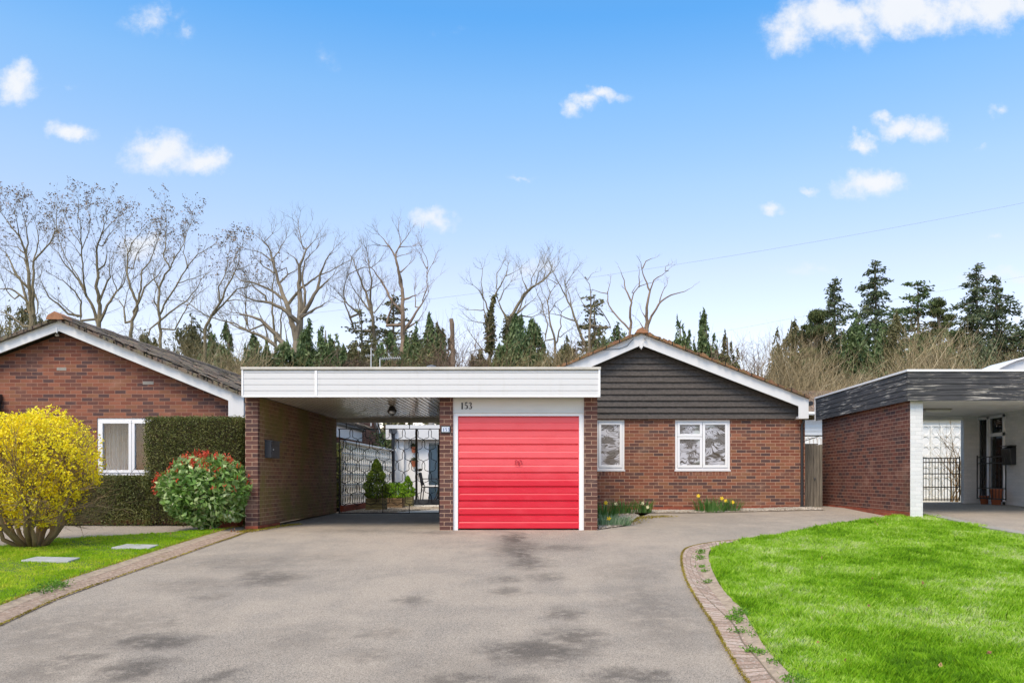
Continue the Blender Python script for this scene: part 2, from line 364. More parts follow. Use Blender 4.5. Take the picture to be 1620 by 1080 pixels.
def m_asphalt(name, tint=1.0, stains=()):
    m, t, b = newmat(name)
    big = t.noise(t.obj, .45, 4, .6, .6); mid = t.noise(t.obj, 2.2, 5, .6); fine = t.noise(t.obj, 70.0, 4, .85); vor = t.new('ShaderNodeTexVoronoi', {'Vector': t.obj, 'Scale': 110.0})
    strk = t.noise(t.vmath('MULTIPLY', t.obj, (2.2, .45, 1)), 1.3, 6, .6, .4)
    f = t.math('ADD', t.math('ADD', t.math('MULTIPLY', big, .45), t.math('MULTIPLY', mid, .3)), t.math('MULTIPLY', strk, .25))
    col = t.mix(t.maprange(f, .4, .59), (.112*tint, .1*tint, .09*tint), (.268*tint, .224*tint, .178*tint))
    wv = t.vmath('SCALE', t.vmath('SUBTRACT', t.new('ShaderNodeTexNoise', {'Vector': t.obj, 'Scale': 3.0, 'Detail': 9.0, 'Roughness': .7}).outputs[1], (.5, .5, .5))); wv.node.inputs['Scale'].default_value = .75
    pos = t.vmath('ADD', t.obj, wv); s_ = None
    for x, y, a, bb, st in stains:
        d = t.vmath('LENGTH', t.vmath('MULTIPLY', t.vmath('SUBTRACT', pos, (x, y, 0)), (1/a, 1/bb, 0)))
        k = t.maprange(d, .15, 1.05, st, 0.0)
        s_ = k if s_ is None else t.math('MAXIMUM', s_, k)
    patch = t.maprange(t.noise(t.vmath('MULTIPLY', t.obj, (1.4, .7, 1)), 1.9, 7, .65, .3), .6, .72, 0, .5); col = t.mix(patch, col, (.12, .1, .085))
    g = t.math('ADD', t.math('MULTIPLY', fine, 1.1), t.math('MULTIPLY', vor.outputs[0], .5))
    col = t.mix(t.maprange(g, .45, 1.0), t.mix(.55, col, (.03, .027, .025)), t.mix(.5, col, (.66, .58, .48)))
    if s_ is not None:
        s_ = t.math('MULTIPLY', s_, t.maprange(t.noise(t.obj, 5.5, 8, .72), .34, .54, .3, 1.0))
        grit = t.math('MULTIPLY', s_, t.maprange(t.math('ADD', fine, t.math('MULTIPLY', s_, .35)), .4, .75, .45, 1.0))
        col = t.mix(t.math('MULTIPLY', grit, .88), col, t.mix(.8, col, (.035, .03, .026)))
    t.l.new(col, b.inputs['Base Color']); b.inputs['Roughness'].default_value = .9; b.inputs['Specular IOR Level'].default_value = .3
    bumped(t, b, fine, .55, .012); return m
def m_lawn():
    m, t, b = newmat('lawn_soil_and_moss')
    t.l.new(t.mix(t.noise(t.obj, 3.0, 5), (.05, .075, .015), (.1, .14, .03)), b.inputs['Base Color']); b.inputs['Roughness'].default_value = 1; return m
MT['lawn'] = m_lawn()
def m_blade(name, a):
    m, t, b = newmat(name)
    rnd = t.new('ShaderNodeNewGeometry').outputs['Random Per Island']
    n1 = t.noise(t.vmath('MULTIPLY', t.obj, (1, .7, 0)), .9, 4, .6); n2 = t.noise(t.vmath('MULTIPLY', t.obj, (1, .8, 0)), 5.0, 3)
    f = t.math('ADD', t.math('MULTIPLY', rnd, .34), t.math('ADD', t.math('MULTIPLY', t.maprange(n1, .32, .68), .42), t.math('MULTIPLY', t.maprange(n2, .25, .75), .24)))
    col = t.ramp(f, a); t.l.new(col, b.inputs['Base Color']); b.inputs['Roughness'].default_value = .55; b.inputs['Specular IOR Level'].default_value = .25
    tr = t.new('ShaderNodeBsdfTranslucent', {'Color': col}); mx = t.new('ShaderNodeMixShader', {0: .45, 1: b.outputs[0], 2: tr.outputs[0]})
    t.l.new(mx.outputs[0], t.n['Material Output'].inputs[0]); return m
MT['blade'] = m_blade('grass_blades', [(.15, (.12, .27, .012)), (.35, (.23, .47, .012)), (.52, (.37, .62, .03)), (.7, (.52, .71, .13)), (.88, (.78, .8, .45))])
MT['blade_l'] = m_blade('grass_blades_left', [(.1, (.17, .34, .01)), (.45, (.34, .56, .015)), (.75, (.54, .66, .04)), (.95, (.78, .7, .1))])
MT['ground'] = plain('ground_earth', (.11, .12, .05), .95, .35, .6)
def m_painted_reflection(name):  # window panes: swirled tree and sky reflections painted into the base colour
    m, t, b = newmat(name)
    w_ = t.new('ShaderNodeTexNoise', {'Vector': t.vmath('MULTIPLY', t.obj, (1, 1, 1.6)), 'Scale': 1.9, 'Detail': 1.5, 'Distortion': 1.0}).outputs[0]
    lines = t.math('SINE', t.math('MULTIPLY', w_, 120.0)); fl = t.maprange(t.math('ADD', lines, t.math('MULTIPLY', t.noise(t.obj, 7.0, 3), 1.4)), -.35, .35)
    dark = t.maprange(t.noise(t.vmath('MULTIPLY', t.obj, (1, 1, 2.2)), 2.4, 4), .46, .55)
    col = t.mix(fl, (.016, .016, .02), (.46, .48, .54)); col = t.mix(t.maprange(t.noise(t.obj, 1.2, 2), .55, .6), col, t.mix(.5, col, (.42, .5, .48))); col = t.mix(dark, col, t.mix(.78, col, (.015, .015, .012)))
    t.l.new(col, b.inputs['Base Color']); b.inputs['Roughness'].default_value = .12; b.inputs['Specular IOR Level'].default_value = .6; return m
MT['reflection_paint'] = m_painted_reflection('painted_reflection_glass'); MT['glass'] = glass('clear_glass')
CYP = [(0, (.032, .058, .02)), (.45, (.085, .14, .05)), (.8, (.15, .21, .08)), (1, (.24, .29, .13))]
OLV = [(0, (.045, .05, .02)), (.45, (.11, .115, .045)), (.8, (.18, .175, .075)), (1, (.27, .24, .12))]
SPR = [(0, (.03, .05, .022)), (.5, (.075, .11, .05)), (1, (.16, .19, .09))]
MT['cyp'] = leafmat('cypress_foliage', CYP, .2, big=.5); MT['olv'] = leafmat('olive_foliage', OLV, .2, big=.5); MT['spr'] = leafmat('spruce_foliage', SPR, .15, big=.5)
MT['pine'] = leafmat('pine_foliage', [(0, (.03, .05, .015)), (.5, (.08, .11, .035)), (1, (.16, .18, .06))], .2, big=.5)
MT['bud'] = leafmat('buds_and_catkins', [(0, (.12, .09, .06)), (.6, (.22, .16, .1)), (1, (.36, .22, .12))], .1)
MT['twig_tan'] = leafmat('tan_twigs', [(0, (.09, .07, .035)), (.4, (.22, .17, .085)), (.75, (.42, .34, .19)), (1, (.68, .6, .42))], .1, big=.4)
MT['undergrowth'] = leafmat('undergrowth_leaves', [(0, (.05, .045, .02)), (.5, (.12, .1, .05)), (1, (.25, .2, .1))], .1, big=.35)
MT['twig_olive'] = leafmat('olive_twigs', [(0, (.1, .085, .035)), (.5, (.2, .165, .07)), (1, (.33, .26, .12))], .1, big=.4)
MT['twig_brown'] = leafmat('brown_twigs', [(0, (.09, .06, .045)), (.5, (.18, .12, .085)), (1, (.28, .19, .13))], .1, big=.4)
MT['hedge'] = leafmat('hedge_leaves', [(0, (.04, .05, .015)), (.4, (.1, .12, .03)), (.75, (.18, .19, .05)), (1, (.3, .27, .11))], .2, big=2.2)
MT['yellow'] = leafmat('forsythia_flowers', [(0, (.78, .56, .005)), (.4, (.93, .78, .012)), (1, (.97, .9, .08))], .3)
MT['photinia'] = leafmat('photinia_leaves', [(0, (.07, .15, .02)), (.35, (.16, .3, .06)), (.65, (.32, .46, .16)), (1, (.62, .66, .42))], .2, .22)
MT['photinia_red'] = leafmat('photinia_red_tips', [(0, (.4, .03, .02)), (.6, (.68, .07, .035)), (1, (.75, .2, .09))], .35, .3)
MT['lime'] = leafmat('lime_green_leaves', [(0, (.08, .17, .01)), (.5, (.22, .42, .02)), (1, (.4, .6, .05))], .4)
MT['topiary'] = leafmat('conifer_green_leaves', [(0, (.04, .07, .01)), (.5, (.12, .2, .02)), (.85, (.22, .33, .03)), (1, (.32, .2, .06))], .3, big=3)
MT['daff_leaf'] = leafmat('daffodil_leaves', [(0, (.04, .12, .02)), (.6, (.1, .24, .05)), (1, (.25, .4, .14))], .35)
MT['silver_leaf'] = leafmat('silvery_leaves', [(0, (.1, .2, .1)), (.6, (.25, .4, .22)), (1, (.5, .6, .42))], .35)
MT['petal'] = plain('daffodil_petal', (.9, .66, .03), .5, .05); MT['petal_pale'] = plain('pale_petal', (.85, .82, .5), .5, .05)
MT['moss'] = leafmat('edge_moss', [(0, (.12, .09, .01)), (.5, (.26, .2, .02)), (1, (.4, .34, .04))], .1)
MT['weed'] = leafmat('weed_leaves', [(0, (.05, .14, .01)), (1, (.2, .4, .04))], .3)
MT['dead_leaf'] = leafmat('dead_leaves', [(0, (.2, .09, .05)), (.5, (.42, .2, .1)), (1, (.6, .42, .22))], .2)
MT['pebble'] = leafmat('pebbles', [(0, (.22, .19, .15)), (.5, (.45, .4, .33)), (1, (.68, .64, .56))], .0, .8)
MT['soil'] = plain('soil', (.1, .07, .045), .95, .3, 8)
def m_kerb(name='kerb_bricks', s=.85, dirt=0.0):
    m, t, b = newmat(name)
    uvn = t.new('ShaderNodeUVMap').outputs[0]
    bt = t.new('ShaderNodeTexBrick', {'Vector': uvn, 'Color1': (0, 0, 0, 1), 'Color2': (1, 1, 1, 1), 'Scale': 1.0, 'Mortar Size': .009, 'Mortar Smooth': .4, 'Brick Width': .1, 'Row Height': .2, 'Mortar': (.5, .5, .5, 1)}, offset=0.0)
    col = t.ramp(bt.outputs[0], [(0, (.44, .29, .22)), (.3, (.54, .39, .31)), (.6, (.36, .25, .19)), (.8, (.6, .47, .39))], 'CONSTANT')
    n = t.noise(t.obj, 45.0, 5, .7); col = t.mix(t.maprange(n, .5, .66), col, (.62, .56, .5)); col = t.mix(t.maprange(n, .33, .45, 1, 0), col, (.12, .08, .05))
    col = t.mix(bt.outputs[1], col, (.2, .15, .09)); col = t.mix(dirt, col, t.mix(t.noise(t.obj, 22.0, 6, .75), (.1, .075, .05), (.42, .35, .27))); col = t.mix(1.0, col, (s, s, s), 'MULTIPLY'); t.l.new(col, b.inputs['Base Color']); b.inputs['Roughness'].default_value = .9
    bumped(t, b, t.math('ADD', n, t.math('MULTIPLY', bt.outputs[1], -1.2)), .8, .015); return m
def m_worn():
    m, t, b = newmat('worn_mossy_kerb')
    n = t.noise(t.obj, 26.0, 7, .75); col = t.ramp(n, [(.3, (.1, .07, .045)), (.44, (.27, .2, .15)), (.54, (.38, .27, .2)), (.62, (.5, .43, .35)), (.7, (.2, .14, .09))])
    col = t.mix(t.maprange(t.noise(t.obj, 3.2, 6, .7), .55, .66, 0, .75), col, (.17, .15, .04))
    t.l.new(col, b.inputs['Base Color']); b.inputs['Roughness'].default_value = .95; bumped(t, b, n, .9, .02); return m
MT['kerb'] = m_kerb(s=.98, dirt=.25); MT['kerb_dirty'] = m_worn()
MT['haunch'] = plain('kerb_mortar', (.34, .27, .2), .95, .4, 14, bump=.6)
# ================================================================== GROUND
xs = np.concatenate([np.linspace(-900, -40, 14), np.arange(-36, 37, 1.0), np.linspace(40, 900, 14)])
ys = np.concatenate([np.linspace(-300, -8, 8), np.arange(-6, 42, 1.0), np.linspace(46, 1500, 16)])
g = M(); nx = len(xs)
g.v = [(x, y, H(x, y)-.06) for y in ys for x in xs]
g.f = [(j*nx+i, j*nx+i+1, (j+1)*nx+i+1, (j+1)*nx+i) for j in range(len(ys)-1) for i in range(nx-1)]
tag(g.build('ground', MT['ground'], smooth=True, uv=None), kind='structure')
ST = []
for px, py, a, b, st in [(818, 868, .75, .9, .9), (835, 890, .6, .55, .85), (880, 866, 1.1, .35, .65), (862, 912, .55, .3, .6), (800, 916, .42, .25, .7), (802, 935, .4, .22, .7), (652, 950, .38, .2, .65),
                         (892, 970, .42, .28, .8), (845, 1030, .95, .38, .95), (905, 1008, .6, .35, .9), (720, 1075, .5, .2, .8), (1005, 1070, .6, .22, .85), (600, 1000, .5, .22, .55), (585, 1035, .5, .2, .5), (815, 1078, .4, .2, .7),
                         (430, 915, .75, .5, .8), (402, 908, .5, .3, .7), (330, 945, .45, .25, .6), (240, 1014, .75, .28, .95), (215, 1060, .6, .3, .9), (120, 1040, .5, .2, .8), (350, 1072, .35, .2, .8), (185, 995, .4, .12, .6), (270, 985, .3, .2, .6), (690, 842, 1.2, .3, .6), (560, 838, 1.6, .35, .5), (500, 880, 1.4, .5, .35), (812, 852, .42, .9, 1.0), (828, 878, .4, .7, 1.0), (120, 1000, 2.0, 1.1, .5), (1035, 965, .9, 1.6, .5), (700, 1062, 1.2, .5, .35), (380, 890, 2.0, .7, .45), (1000, 905, 1.0, .8, .4), (60, 1060, .8, .5, .6), (480, 1010, .9, .5, .35), (300, 925, 1.2, .5, .45)]:
    x, y = P(px, py); ST.append((x, y, a*.72, b*1.6, min(1, st*1.0)))
MT['asphalt'] = m_asphalt('driveway_asphalt', 1.0, ST)
MT['asphalt_old'] = m_asphalt('old_asphalt', .95)
# kerb lines seen in the photograph, laid on the ground
Ro = [P(*p) for p in [(1235, 1130), (1205, 1102), (1179, 1076), (1145, 1020), (1128, 988.5), (1102.6, 950), (1085.5, 918), (1079, 893), (1080, 876), (1090, 867), (1122, 860), (1165, 855.5), (1209, 850)]]
Ri = [P(*p) for p in [(1310, 1130), (1275, 1102), (1245, 1073), (1209, 1031), (1188, 995), (1168, 965), (1147, 944), (1132, 920), (1124, 897), (1121, 884), (1128, 873), (1168, 859.5), (1209, 851.5)]]
Lo = [P(*p) for p in [(-260, 1110), (-120, 1045), (0, 990), (92.6, 948), (185, 914), (278, 882), (339.5, 860), (372, 849), (392, 841)]]
Li = [P(*p) for p in [(-260, 1060), (-120, 1010), (0, 963.6), (92.6, 926.5), (185, 895.7), (278, 865), (339.5, 846), (364, 838.8), (384, 836)]]
def ext(poly_pts): return poly_pts
drv = [(Lo[0][0], -2.5)] + Lo + [(-5.5, 14.5), (-5.5, 19.9), (-1.75, 19.9), (-1.75, 14.75), (.95, 14.75)] + [P(990, 832), P(1012, 818), (2.4, 18.62), (6.2, 18.62), (6.2, 20.3), (6.9, 20.3), (6.9, 15.6)] + [P(1440, 818), P(1380, 826), P(1300, 838)] + Ro[::-1] + [(Ro[0][0]+.3, -2.5)]
tag(drape('driveway', drv, 0.0, MT['asphalt']), kind='structure')
lawnR = Ri + [P(1300, 837), P(1380, 825), P(1440, 817), P(1458, 815.5), P(1500, 825), P(1560, 839), P(1620, 850), (13.5, 7.6), (24, 4.5), (24, -2), (Ri[0][0]+.4, -2), (Ri[0][0], 2.2)]
tag(drape('lawn_right', lawnR, .035, MT['lawn']), kind='structure')
lawnL = Li[:7] + [P(364, 839), P(312, 841.7), P(173, 851), P(68, 857), P(0, 868), P(-160, 880), (-14, 9)]
tag(drape('lawn_left', lawnL, .035, MT['lawn']), kind='structure')
tag(drape('path', [P(364, 838.5), P(312, 841.2), P(173, 850.5), P(68, 856.5), P(0, 867.5), P(-160, 879.5), (-14, 15.9), (-5.9, 15.9), (-5.55, 14.6)], 0.004, MT['asphalt_old']), kind='structure')
nd = [P(1458, 816.3), P(1500, 826), P(1560, 840), P(1620, 851), (13.5, 7.8), (16, 8), (16, 21.5), (6.95, 21.5), (6.95, 15.7)]
tag(drape('neighbour_driveway', nd, .06, MT['asphalt_old'], skirt=.2), kind='structure')
tag(drape('patio', [(-5.3, 19.95), (3, 19.95), (3, 34), (-5.3, 34)], .004, MT['concrete']), kind='structure')
pt = [P(617, 811.5), P(700, 811.5), (3, 19.98), (3, 26.9), (-2.4, 26.9), P(655, 800)]
tag(drape('patio_slabs', pt, .02, MT['patio']), kind='structure')
# kerbs
def kerb(name, A, B, dz0, dz1, m):
    me = M(); arc = 0; vs = []; uvs = []
    for i in range(len(A)):
        if i: arc += math.hypot(A[i][0]-A[i-1][0], A[i][1]-A[i-1][1])
        for k, (q, dz) in enumerate(((A[i], -.03), (A[i], dz0), (B[i], dz1), (B[i], -.03))):
            vs.append((q[0], q[1], H(*q)+dz)); wd = math.hypot(B[i][0]-A[i][0], B[i][1]-A[i][1])
            uvs.append((arc, (0, .02, .02+wd, .04+wd)[k]))
    fs = [(i*4+k, i*4+k+1, (i+1)*4+k+1, (i+1)*4+k) for i in range(len(A)-1) for k in range(3)]
    mesh = bpy.data.meshes.new(name); mesh.from_pydata(vs, [], fs); ul = mesh.uv_layers.new(name='UVMap').data
    for p in mesh.polygons:
        for li in p.loop_indices: ul[li].uv = uvs[mesh.loops[li].vertex_index]
    bm = bmesh.new(); bm.from_mesh(mesh); bmesh.ops.recalc_face_normals(bm, faces=bm.faces); bm.to_mesh(mesh); bm.free()
    if sum(p.normal.z for p in mesh.polygons) < 0: mesh.flip_normals()
    return tag(finish(name, mesh, m, None), kind='structure')
def dens(L, k=6):       # smooth a polyline (Catmull-Rom)
    out = []
    for i in range(len(L)-1):
        p0, p1, p2, p3 = [np.array(L[min(max(j, 0), len(L)-1)]) for j in (i-1, i, i+1, i+2)]
        for q in range(k):
            u = q/k; out.append(tuple(.5*((2*p1)+(-p0+p2)*u+(2*p0-5*p1+4*p2-p3)*u*u+(-p0+3*p1-3*p2+p3)*u**3)))
    out.append(tuple(L[-1])); return out
RO, RI, LO, LI = dens(Ro), dens(Ri), dens(Lo), dens(Li)
def lerp(A, B, f): return [(a[0]+(b[0]-a[0])*f, a[1]+(b[1]-a[1])*f) for a, b in zip(A, B)]
def wob(A, s=.02): return [(x+rng.normal()*s, y+rng.normal()*s) for x, y in A]
kerb('kerb_right', RO, lerp(RO, RI, .62), .022, .035, MT['kerb']); kerb('kerb_backing_right', lerp(RO, RI, .62), RI, .03, .055, MT['haunch'])
kerb('kerb_left', LO, lerp(LO, LI, .66), .006, .02, MT['kerb_dirty']); kerb('kerb_backing_left', lerp(LO, LI, .66), LI, .022, .04, MT['haunch'])
kp = [P(1456, 817), P(1500, 827), P(1560, 841), P(1625, 853), P(1760, 884)]; kq = [P(1456, 814), P(1500, 824), P(1560, 838), P(1625, 849.5), P(1760, 880)]
kerb('kerb_neighbour', kp, kq, .075, .085, MT['concrete'])
# moss along the kerbs and weeds in their joints
def scatter_line(A, n, s, z): 
    A = np.array(A); i = rng.integers(0, len(A)-1, n); u = rng.random(n)[:, None]
    q = A[i]*(1-u)+A[i+1]*u+rng.normal(size=(n, 2))*s
    return np.array([(x, y, H(x, y)+z) for x, y in q])
tag(leaves('kerb_moss', MT['moss'], None, np.concatenate([scatter_line(RO, 5000, .009, .022), scatter_line(LO, 2600, .011, .018), scatter_line(lerp(LO, LI, .95), 1500, .02, .06)]), .018, .012), kind='stuff')
def clumps(A, n, per, s, z0):
    c = scatter_line(A, n, .02, z0); k = np.repeat(c, per, axis=0); return k+rng.normal(size=k.shape)*np.array([s, s, s*.35])
tag(leaves('kerb_weeds', MT['weed'], None, np.concatenate([clumps(lerp(RO, RI, .66)[14:60], 13, 70, .035, .05), clumps(lerp(RO, RI, .95)[6:30], 12, 50, .04, .06), clumps(lerp(LO, LI, .8)[14:20], 5, 130, .06, .05)]), .035, .012, (0, 0, 1), .25), kind='stuff')
# grass
def inpoly(x, y, poly):
    ins = np.zeros(len(x), bool); j = len(poly)-1
    for i in range(len(poly)):
        xi, yi = poly[i]; xj, yj = poly[j]
        c = ((yi > y) != (yj > y)) & (x < (xj-xi)*(y-yi)/((yj-yi) or 1e-9)+xi); ins ^= c; j = i
    return ins
Hv = np.vectorize(H)
def vn(x, y, f): return (np.sin(x*f+1.3*np.sin(y*f*.7))+np.sin(y*f*1.3+1.7*np.sin(x*f*.6))+np.sin((x+y)*f*2.1+.5))/3
def grass(name, poly, bands, m, label_h):
    px = [p[0] for p in poly]; py = [p[1] for p in poly]; X = []; Y = []
    for y0, y1, d in bands:
        a, b = max(y0, min(py)), min(y1, max(py))
        if b <= a: continue
        n = int((max(px)-min(px))*(b-a)*d); x = rng.uniform(min(px), max(px), n); y = rng.uniform(a, b, n)
        k = inpoly(x, y, poly) & (np.abs(x) < y*.68+.6); X.append(x[k]); Y.append(y[k])
    X = np.concatenate(X); Y = np.concatenate(Y); n = len(X)
    tuft = np.clip(.5+.55*vn(X, Y, 3.1)+.35*vn(X, Y, 11), 0, 1.3)
    h = label_h*(.45+.75*tuft)*rng.uniform(.55, 1.3, n); wd = rng.uniform(.0025, .005, n)*(1+np.maximum(0, Y-8)*.14)
    th = rng.uniform(0, 2*np.pi, n); lean = rng.uniform(.1, .75, n)*h; la = vn(X, Y, 2.9)*2.2+vn(X+3, Y, 7.7)*1.8+rng.normal(size=n)*1.3
    z = Hv(X, Y)+.03; base = np.stack([X, Y, z], 1)
    side = np.stack([np.cos(th), np.sin(th), 0*th], 1)*wd[:, None]; ld = np.stack([np.cos(la), np.sin(la), 0*la], 1)*lean[:, None]; up = np.array([0, 0, 1.0])[None]*h[:, None]
    V = np.stack([base-side, base+side, base+up*.6+ld*.35+side*.7, base+up+ld], 1)     # quad blade with a bent tip
    return tag(rawmesh(name, V.reshape(-1, 3), 4, m), kind='stuff')
grass('grass_right', lawnR, [(4, 7, 15000), (7, 9.5, 10000), (9.5, 12, 6500), (12, 20, 4500)], MT['blade'], .062)
grass('grass_left', lawnL, [(4, 9, 5200), (9, 12, 4800), (12, 20, 3600)], MT['blade_l'], .032)
# stepping slabs, dead leaves
for i, (q, lab) in enumerate((([(33, 893), (58, 887), (127, 888.5), (108, 894.5)], 'grey stone stepping slab nearer the bottom left corner of the left lawn'), ([(176, 872), (200, 866.3), (251, 867.5), (236, 873)], 'grey stone stepping slab closer to the photinia bush on the left lawn'))):
    pts = [P(*p) for p in q]; pts[0], pts[1], pts[2], pts[3] = pts[0], pts[1], pts[2], pts[3]
    me = M(); n = 4; vs = [(x, y, H(x, y)+.0) for x, y in pts]+[(x, y, H(x, y)+.062) for x, y in pts]
    me.add(vs, [(0, 1, 2, 3), (7, 6, 5, 4)]+[(i_, i_+4, (i_+1) % 4+4, (i_+1) % 4) for i_ in range(4)])
    tag(me.build('stepping_slab', MT['slab'], bevel=.008), lab, 'paving slab', 'stepping slabs in the left lawn')
dl = np.array([(x, y, H(x, y)+rng.uniform(.06, .1)) for x, y in [P(*p) for p in [(290, 841), (327, 843), (333, 841), (338, 846), (366, 846), (371, 845), (376, 848), (270, 853), (225, 862), (1380, 925), (1460, 935), (1375, 972), (1320, 990), (1510, 1062), (1488, 1070), (1294, 1030), (1337, 1064), (1565, 1046), (1300, 892), (1385, 832), (1388, 836), (980, 819), (988, 817), (1000, 818)]] for _ in range(2)])
tag(leaves('fallen_leaves', MT['dead_leaf'], None, dl, .05, .03, (0, 1, 0), .1), kind='stuff')
def pebbles(name, C, s):        # tetra-ish stones
    n = len(C); a = unit(rng.normal(size=(n, 3)))*s; b = unit(rng.normal(size=(n, 3)))*s; c = unit(rng.normal(size=(n, 3)))*s
    V = np.stack([C+a, C+b, C+c, C+a, C+c, C-a*.8, C+a, C-a*.8, C+b, C+b, C-a*.8, C+c], 1).reshape(-1, 3)
    return tag(rawmesh(name, V, 3, MT['pebble']), kind='stuff')
n = 9000; gx = rng.uniform(1.95, 6.15, n); gy = rng.uniform(18.3, 18.98, n)
tag(drape('gravel_strip', [(1.9, 18.25), (6.2, 18.25), (6.2, 19.0), (1.9, 19.0)], .012, MT['haunch']), kind='structure')
pebbles('gravel', np.stack([gx, gy, Hv(gx, gy)+.02], 1), .022)
bed = [(.93, 14.55), P(985, 832), P(1012, 817), (1.9, 18.4), (1.1, 19.0), (.93, 19.0)]
tag(drape('flower_bed', bed, .012, MT['haunch']), kind='structure')
n = 5000; gx = rng.uniform(.95, 2.1, n); gy = rng.uniform(14.6, 18.6, n); k = inpoly(gx, gy, bed); pebbles('bed_gravel', np.stack([gx[k], gy[k], Hv(gx[k], gy[k])+.02], 1), .02)
n = 9000; gx = rng.uniform(-5.1, -2.6, n); gy = rng.uniform(20.0, 24, n); k = gx < -3.7+(gy-20)*.33; pebbles('patio_gravel', np.stack([gx[k], gy[k], Hv(gx[k], gy[k])+.02], 1), .03)
mq = scatter_line([P(992, 829), P(1000, 822), P(1020, 818), P(1060, 817)], 900, .13, .014); tag(leaves('driveway_moss', MT['moss'], None, mq, .03, .02), kind='stuff')
mq = scatter_line([P(380, 842), P(405, 838), P(425, 835), P(470, 829)], 1500, .07, .014); tag(leaves('driveway_moss', MT['moss'], None, mq, .03, .02), kind='stuff')

# ================================================================== BUILDING BITS
def window(parent, x0, x1, z0, z1, y, mull=(), glassmat=None, name='window', mats=None):
    """uPVC window set 60 mm into the wall. mull: list of panes (x0,x1,z0,z1) in fractions"""
    fr = M(); e = .05; yo = y-.012
    fr.box(x0, x1, yo, y+.07, z1-e, z1); fr.box(x0, x1, yo, y+.07, z0, z0+e); fr.box(x0, x0+e, yo, y+.07, z0+e, z1-e); fr.box(x1-e, x1, yo, y+.07, z0+e, z1-e)
    wf = fr.build(name, MT['frame'], parent, bevel=.004); panes = mull or [(0, 1, 0, 1)]
    for i, (a, b, c, d) in enumerate(panes):
        X0 = x0+e+(x1-x0-2*e)*a; X1 = x0+e+(x1-x0-2*e)*b; Z0 = z0+e+(z1-z0-2*e)*c; Z1 = z0+e+(z1-z0-2*e)*d
        s = .058; q = M(); yf = y-.03; g_ = .004
        X0 += g_; X1 -= g_; Z0 += g_; Z1 -= g_
        q.box(X0, X1, yf, y+.05, Z1-s, Z1); q.box(X0, X1, yf, y+.05, Z0, Z0+s); q.box(X0, X0+s, yf, y+.05, Z0+s, Z1-s); q.box(X1-s, X1, yf, y+.05, Z0+s, Z1-s)
        q.build('frame', MT['frame'], wf, bevel=.006)
        M().box(X0+s, X1-s, y+.0, y+.012, Z0+s, Z1-s).build('pane', glassmat or MT['glass'], wf)
    M().box(x0-.015, x1+.015, y-.05, y+.02, z0-.03, z0-.002).build('sill', MT['frame'], wf, bevel=.004)
    return wf
def wall_with_holes(me, x0, x1, z0, z1, y0, y1, holes):
    xs_ = sorted(holes, key=lambda h: h[0]); c = x0
    for hx0, hx1, hz0, hz1 in xs_:
        me.box(c, hx0, y0, y1, z0, z1); me.box(hx0, hx1, y0, y1, z0, hz0)
        if hz1 < z1-.001: me.box(hx0, hx1, y0, y1, hz1, z1)
        c = hx1
    me.box(c, x1, y0, y1, z0, z1)
def roof_slab(me, ridge, eave, y0, y1, th=.06, step=.31, saw=.025):
    (xr, zr), (xe, ze) = ridge, eave; L = math.hypot(xe-xr, ze-zr); n = max(2, int(L/step)); dx, dz = (xe-xr)/n, (ze-zr)/n
    nx_, nz_ = -dz/math.hypot(dx, dz), dx/math.hypot(dx, dz)
    if nz_ < 0: nx_, nz_ = -nx_, -nz_
    top = []
    for i in range(n):
        a = (xr+dx*i, zr+dz*i); b = (xr+dx*(i+1), zr+dz*(i+1)); top += [(a[0]+nx_*(th-saw), a[1]+nz_*(th-saw)), (b[0]+nx_*th, b[1]+nz_*th)]
    me.prism(top+[(xe, ze), (xr, zr)], y0, y1); return me
def verge_bumps(me, ridge, eave, y, th=.06, step=.16):
    (xr, zr), (xe, ze) = ridge, eave; L = math.hypot(xe-xr, ze-zr); n = int(L/step)
    for i in range(n):
        u = (i+.5)/n+rng.normal()*.003; x = xr+(xe-xr)*u; z = zr+(ze-zr)*u+th*.75
        a = rng.uniform(.04, .085); sl = (ze-zr)/(xe-xr)
        me.prism([(x-a, z-sl*a-.045), (x+a, z+sl*a-.045), (x+a*.9, z+sl*a+rng.uniform(.0, .03)), (x-a*.8, z-sl*a+rng.uniform(.0, .045))], y-rng.uniform(.0, .05), y+.25)
# ---------------- MAIN HOUSE
YG = 19.0
x = lambda p: X_(p, YG); z = lambda p: Z_(p, YG)
house = thing('bungalow', 'red brick bungalow with a dark tiled gable, right of the red garage door', 'house', (3, YG, H(3, YG)))
w1 = (x(943.5), x(988), z(743), z(664)); w2 = (x(1068), x(1155), z(743), z(664)); HX0, HX1 = -1.55, x(1273.5); ZT = z(661)
me = M(); wall_with_holes(me, HX0, HX1, .15+.1, ZT, YG, YG+.25, [w1, w2]); me.box(HX1-.25, HX1, YG+.25, 29, .1, ZT); me.box(HX0, HX0+.25, YG+.25, 26.9, .1, ZT)
me.build('wall', MT['brick_red'], house)
M().box(HX0, HX1+.006, YG-.012, YG+.24, -.1, .248).build('plinth', MT['plinth'], house)
M().box(w1[0]-.02, w1[1]+.02, YG-.006, YG+.1, w1[2]-.125, w1[2]-.031).build('brick_sill', MT['soldier'], house); M().box(w2[0]-.02, w2[1]+.02, YG-.006, YG+.1, w2[2]-.125, w2[2]-.031).build('brick_sill', MT['soldier'], house)
window(house, *w1, YG+.03, [(0, 1, 0, 1)], MT['reflection_paint'])
window(house, *w2, YG+.03, [(0, .5, 0, .68), (0, .5, .68, 1), (.5, 1, 0, 1)], MT['reflection_paint'])
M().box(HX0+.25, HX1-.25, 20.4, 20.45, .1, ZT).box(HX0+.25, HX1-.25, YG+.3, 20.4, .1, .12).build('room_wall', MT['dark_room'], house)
YB = 18.72      # bargeboard plane
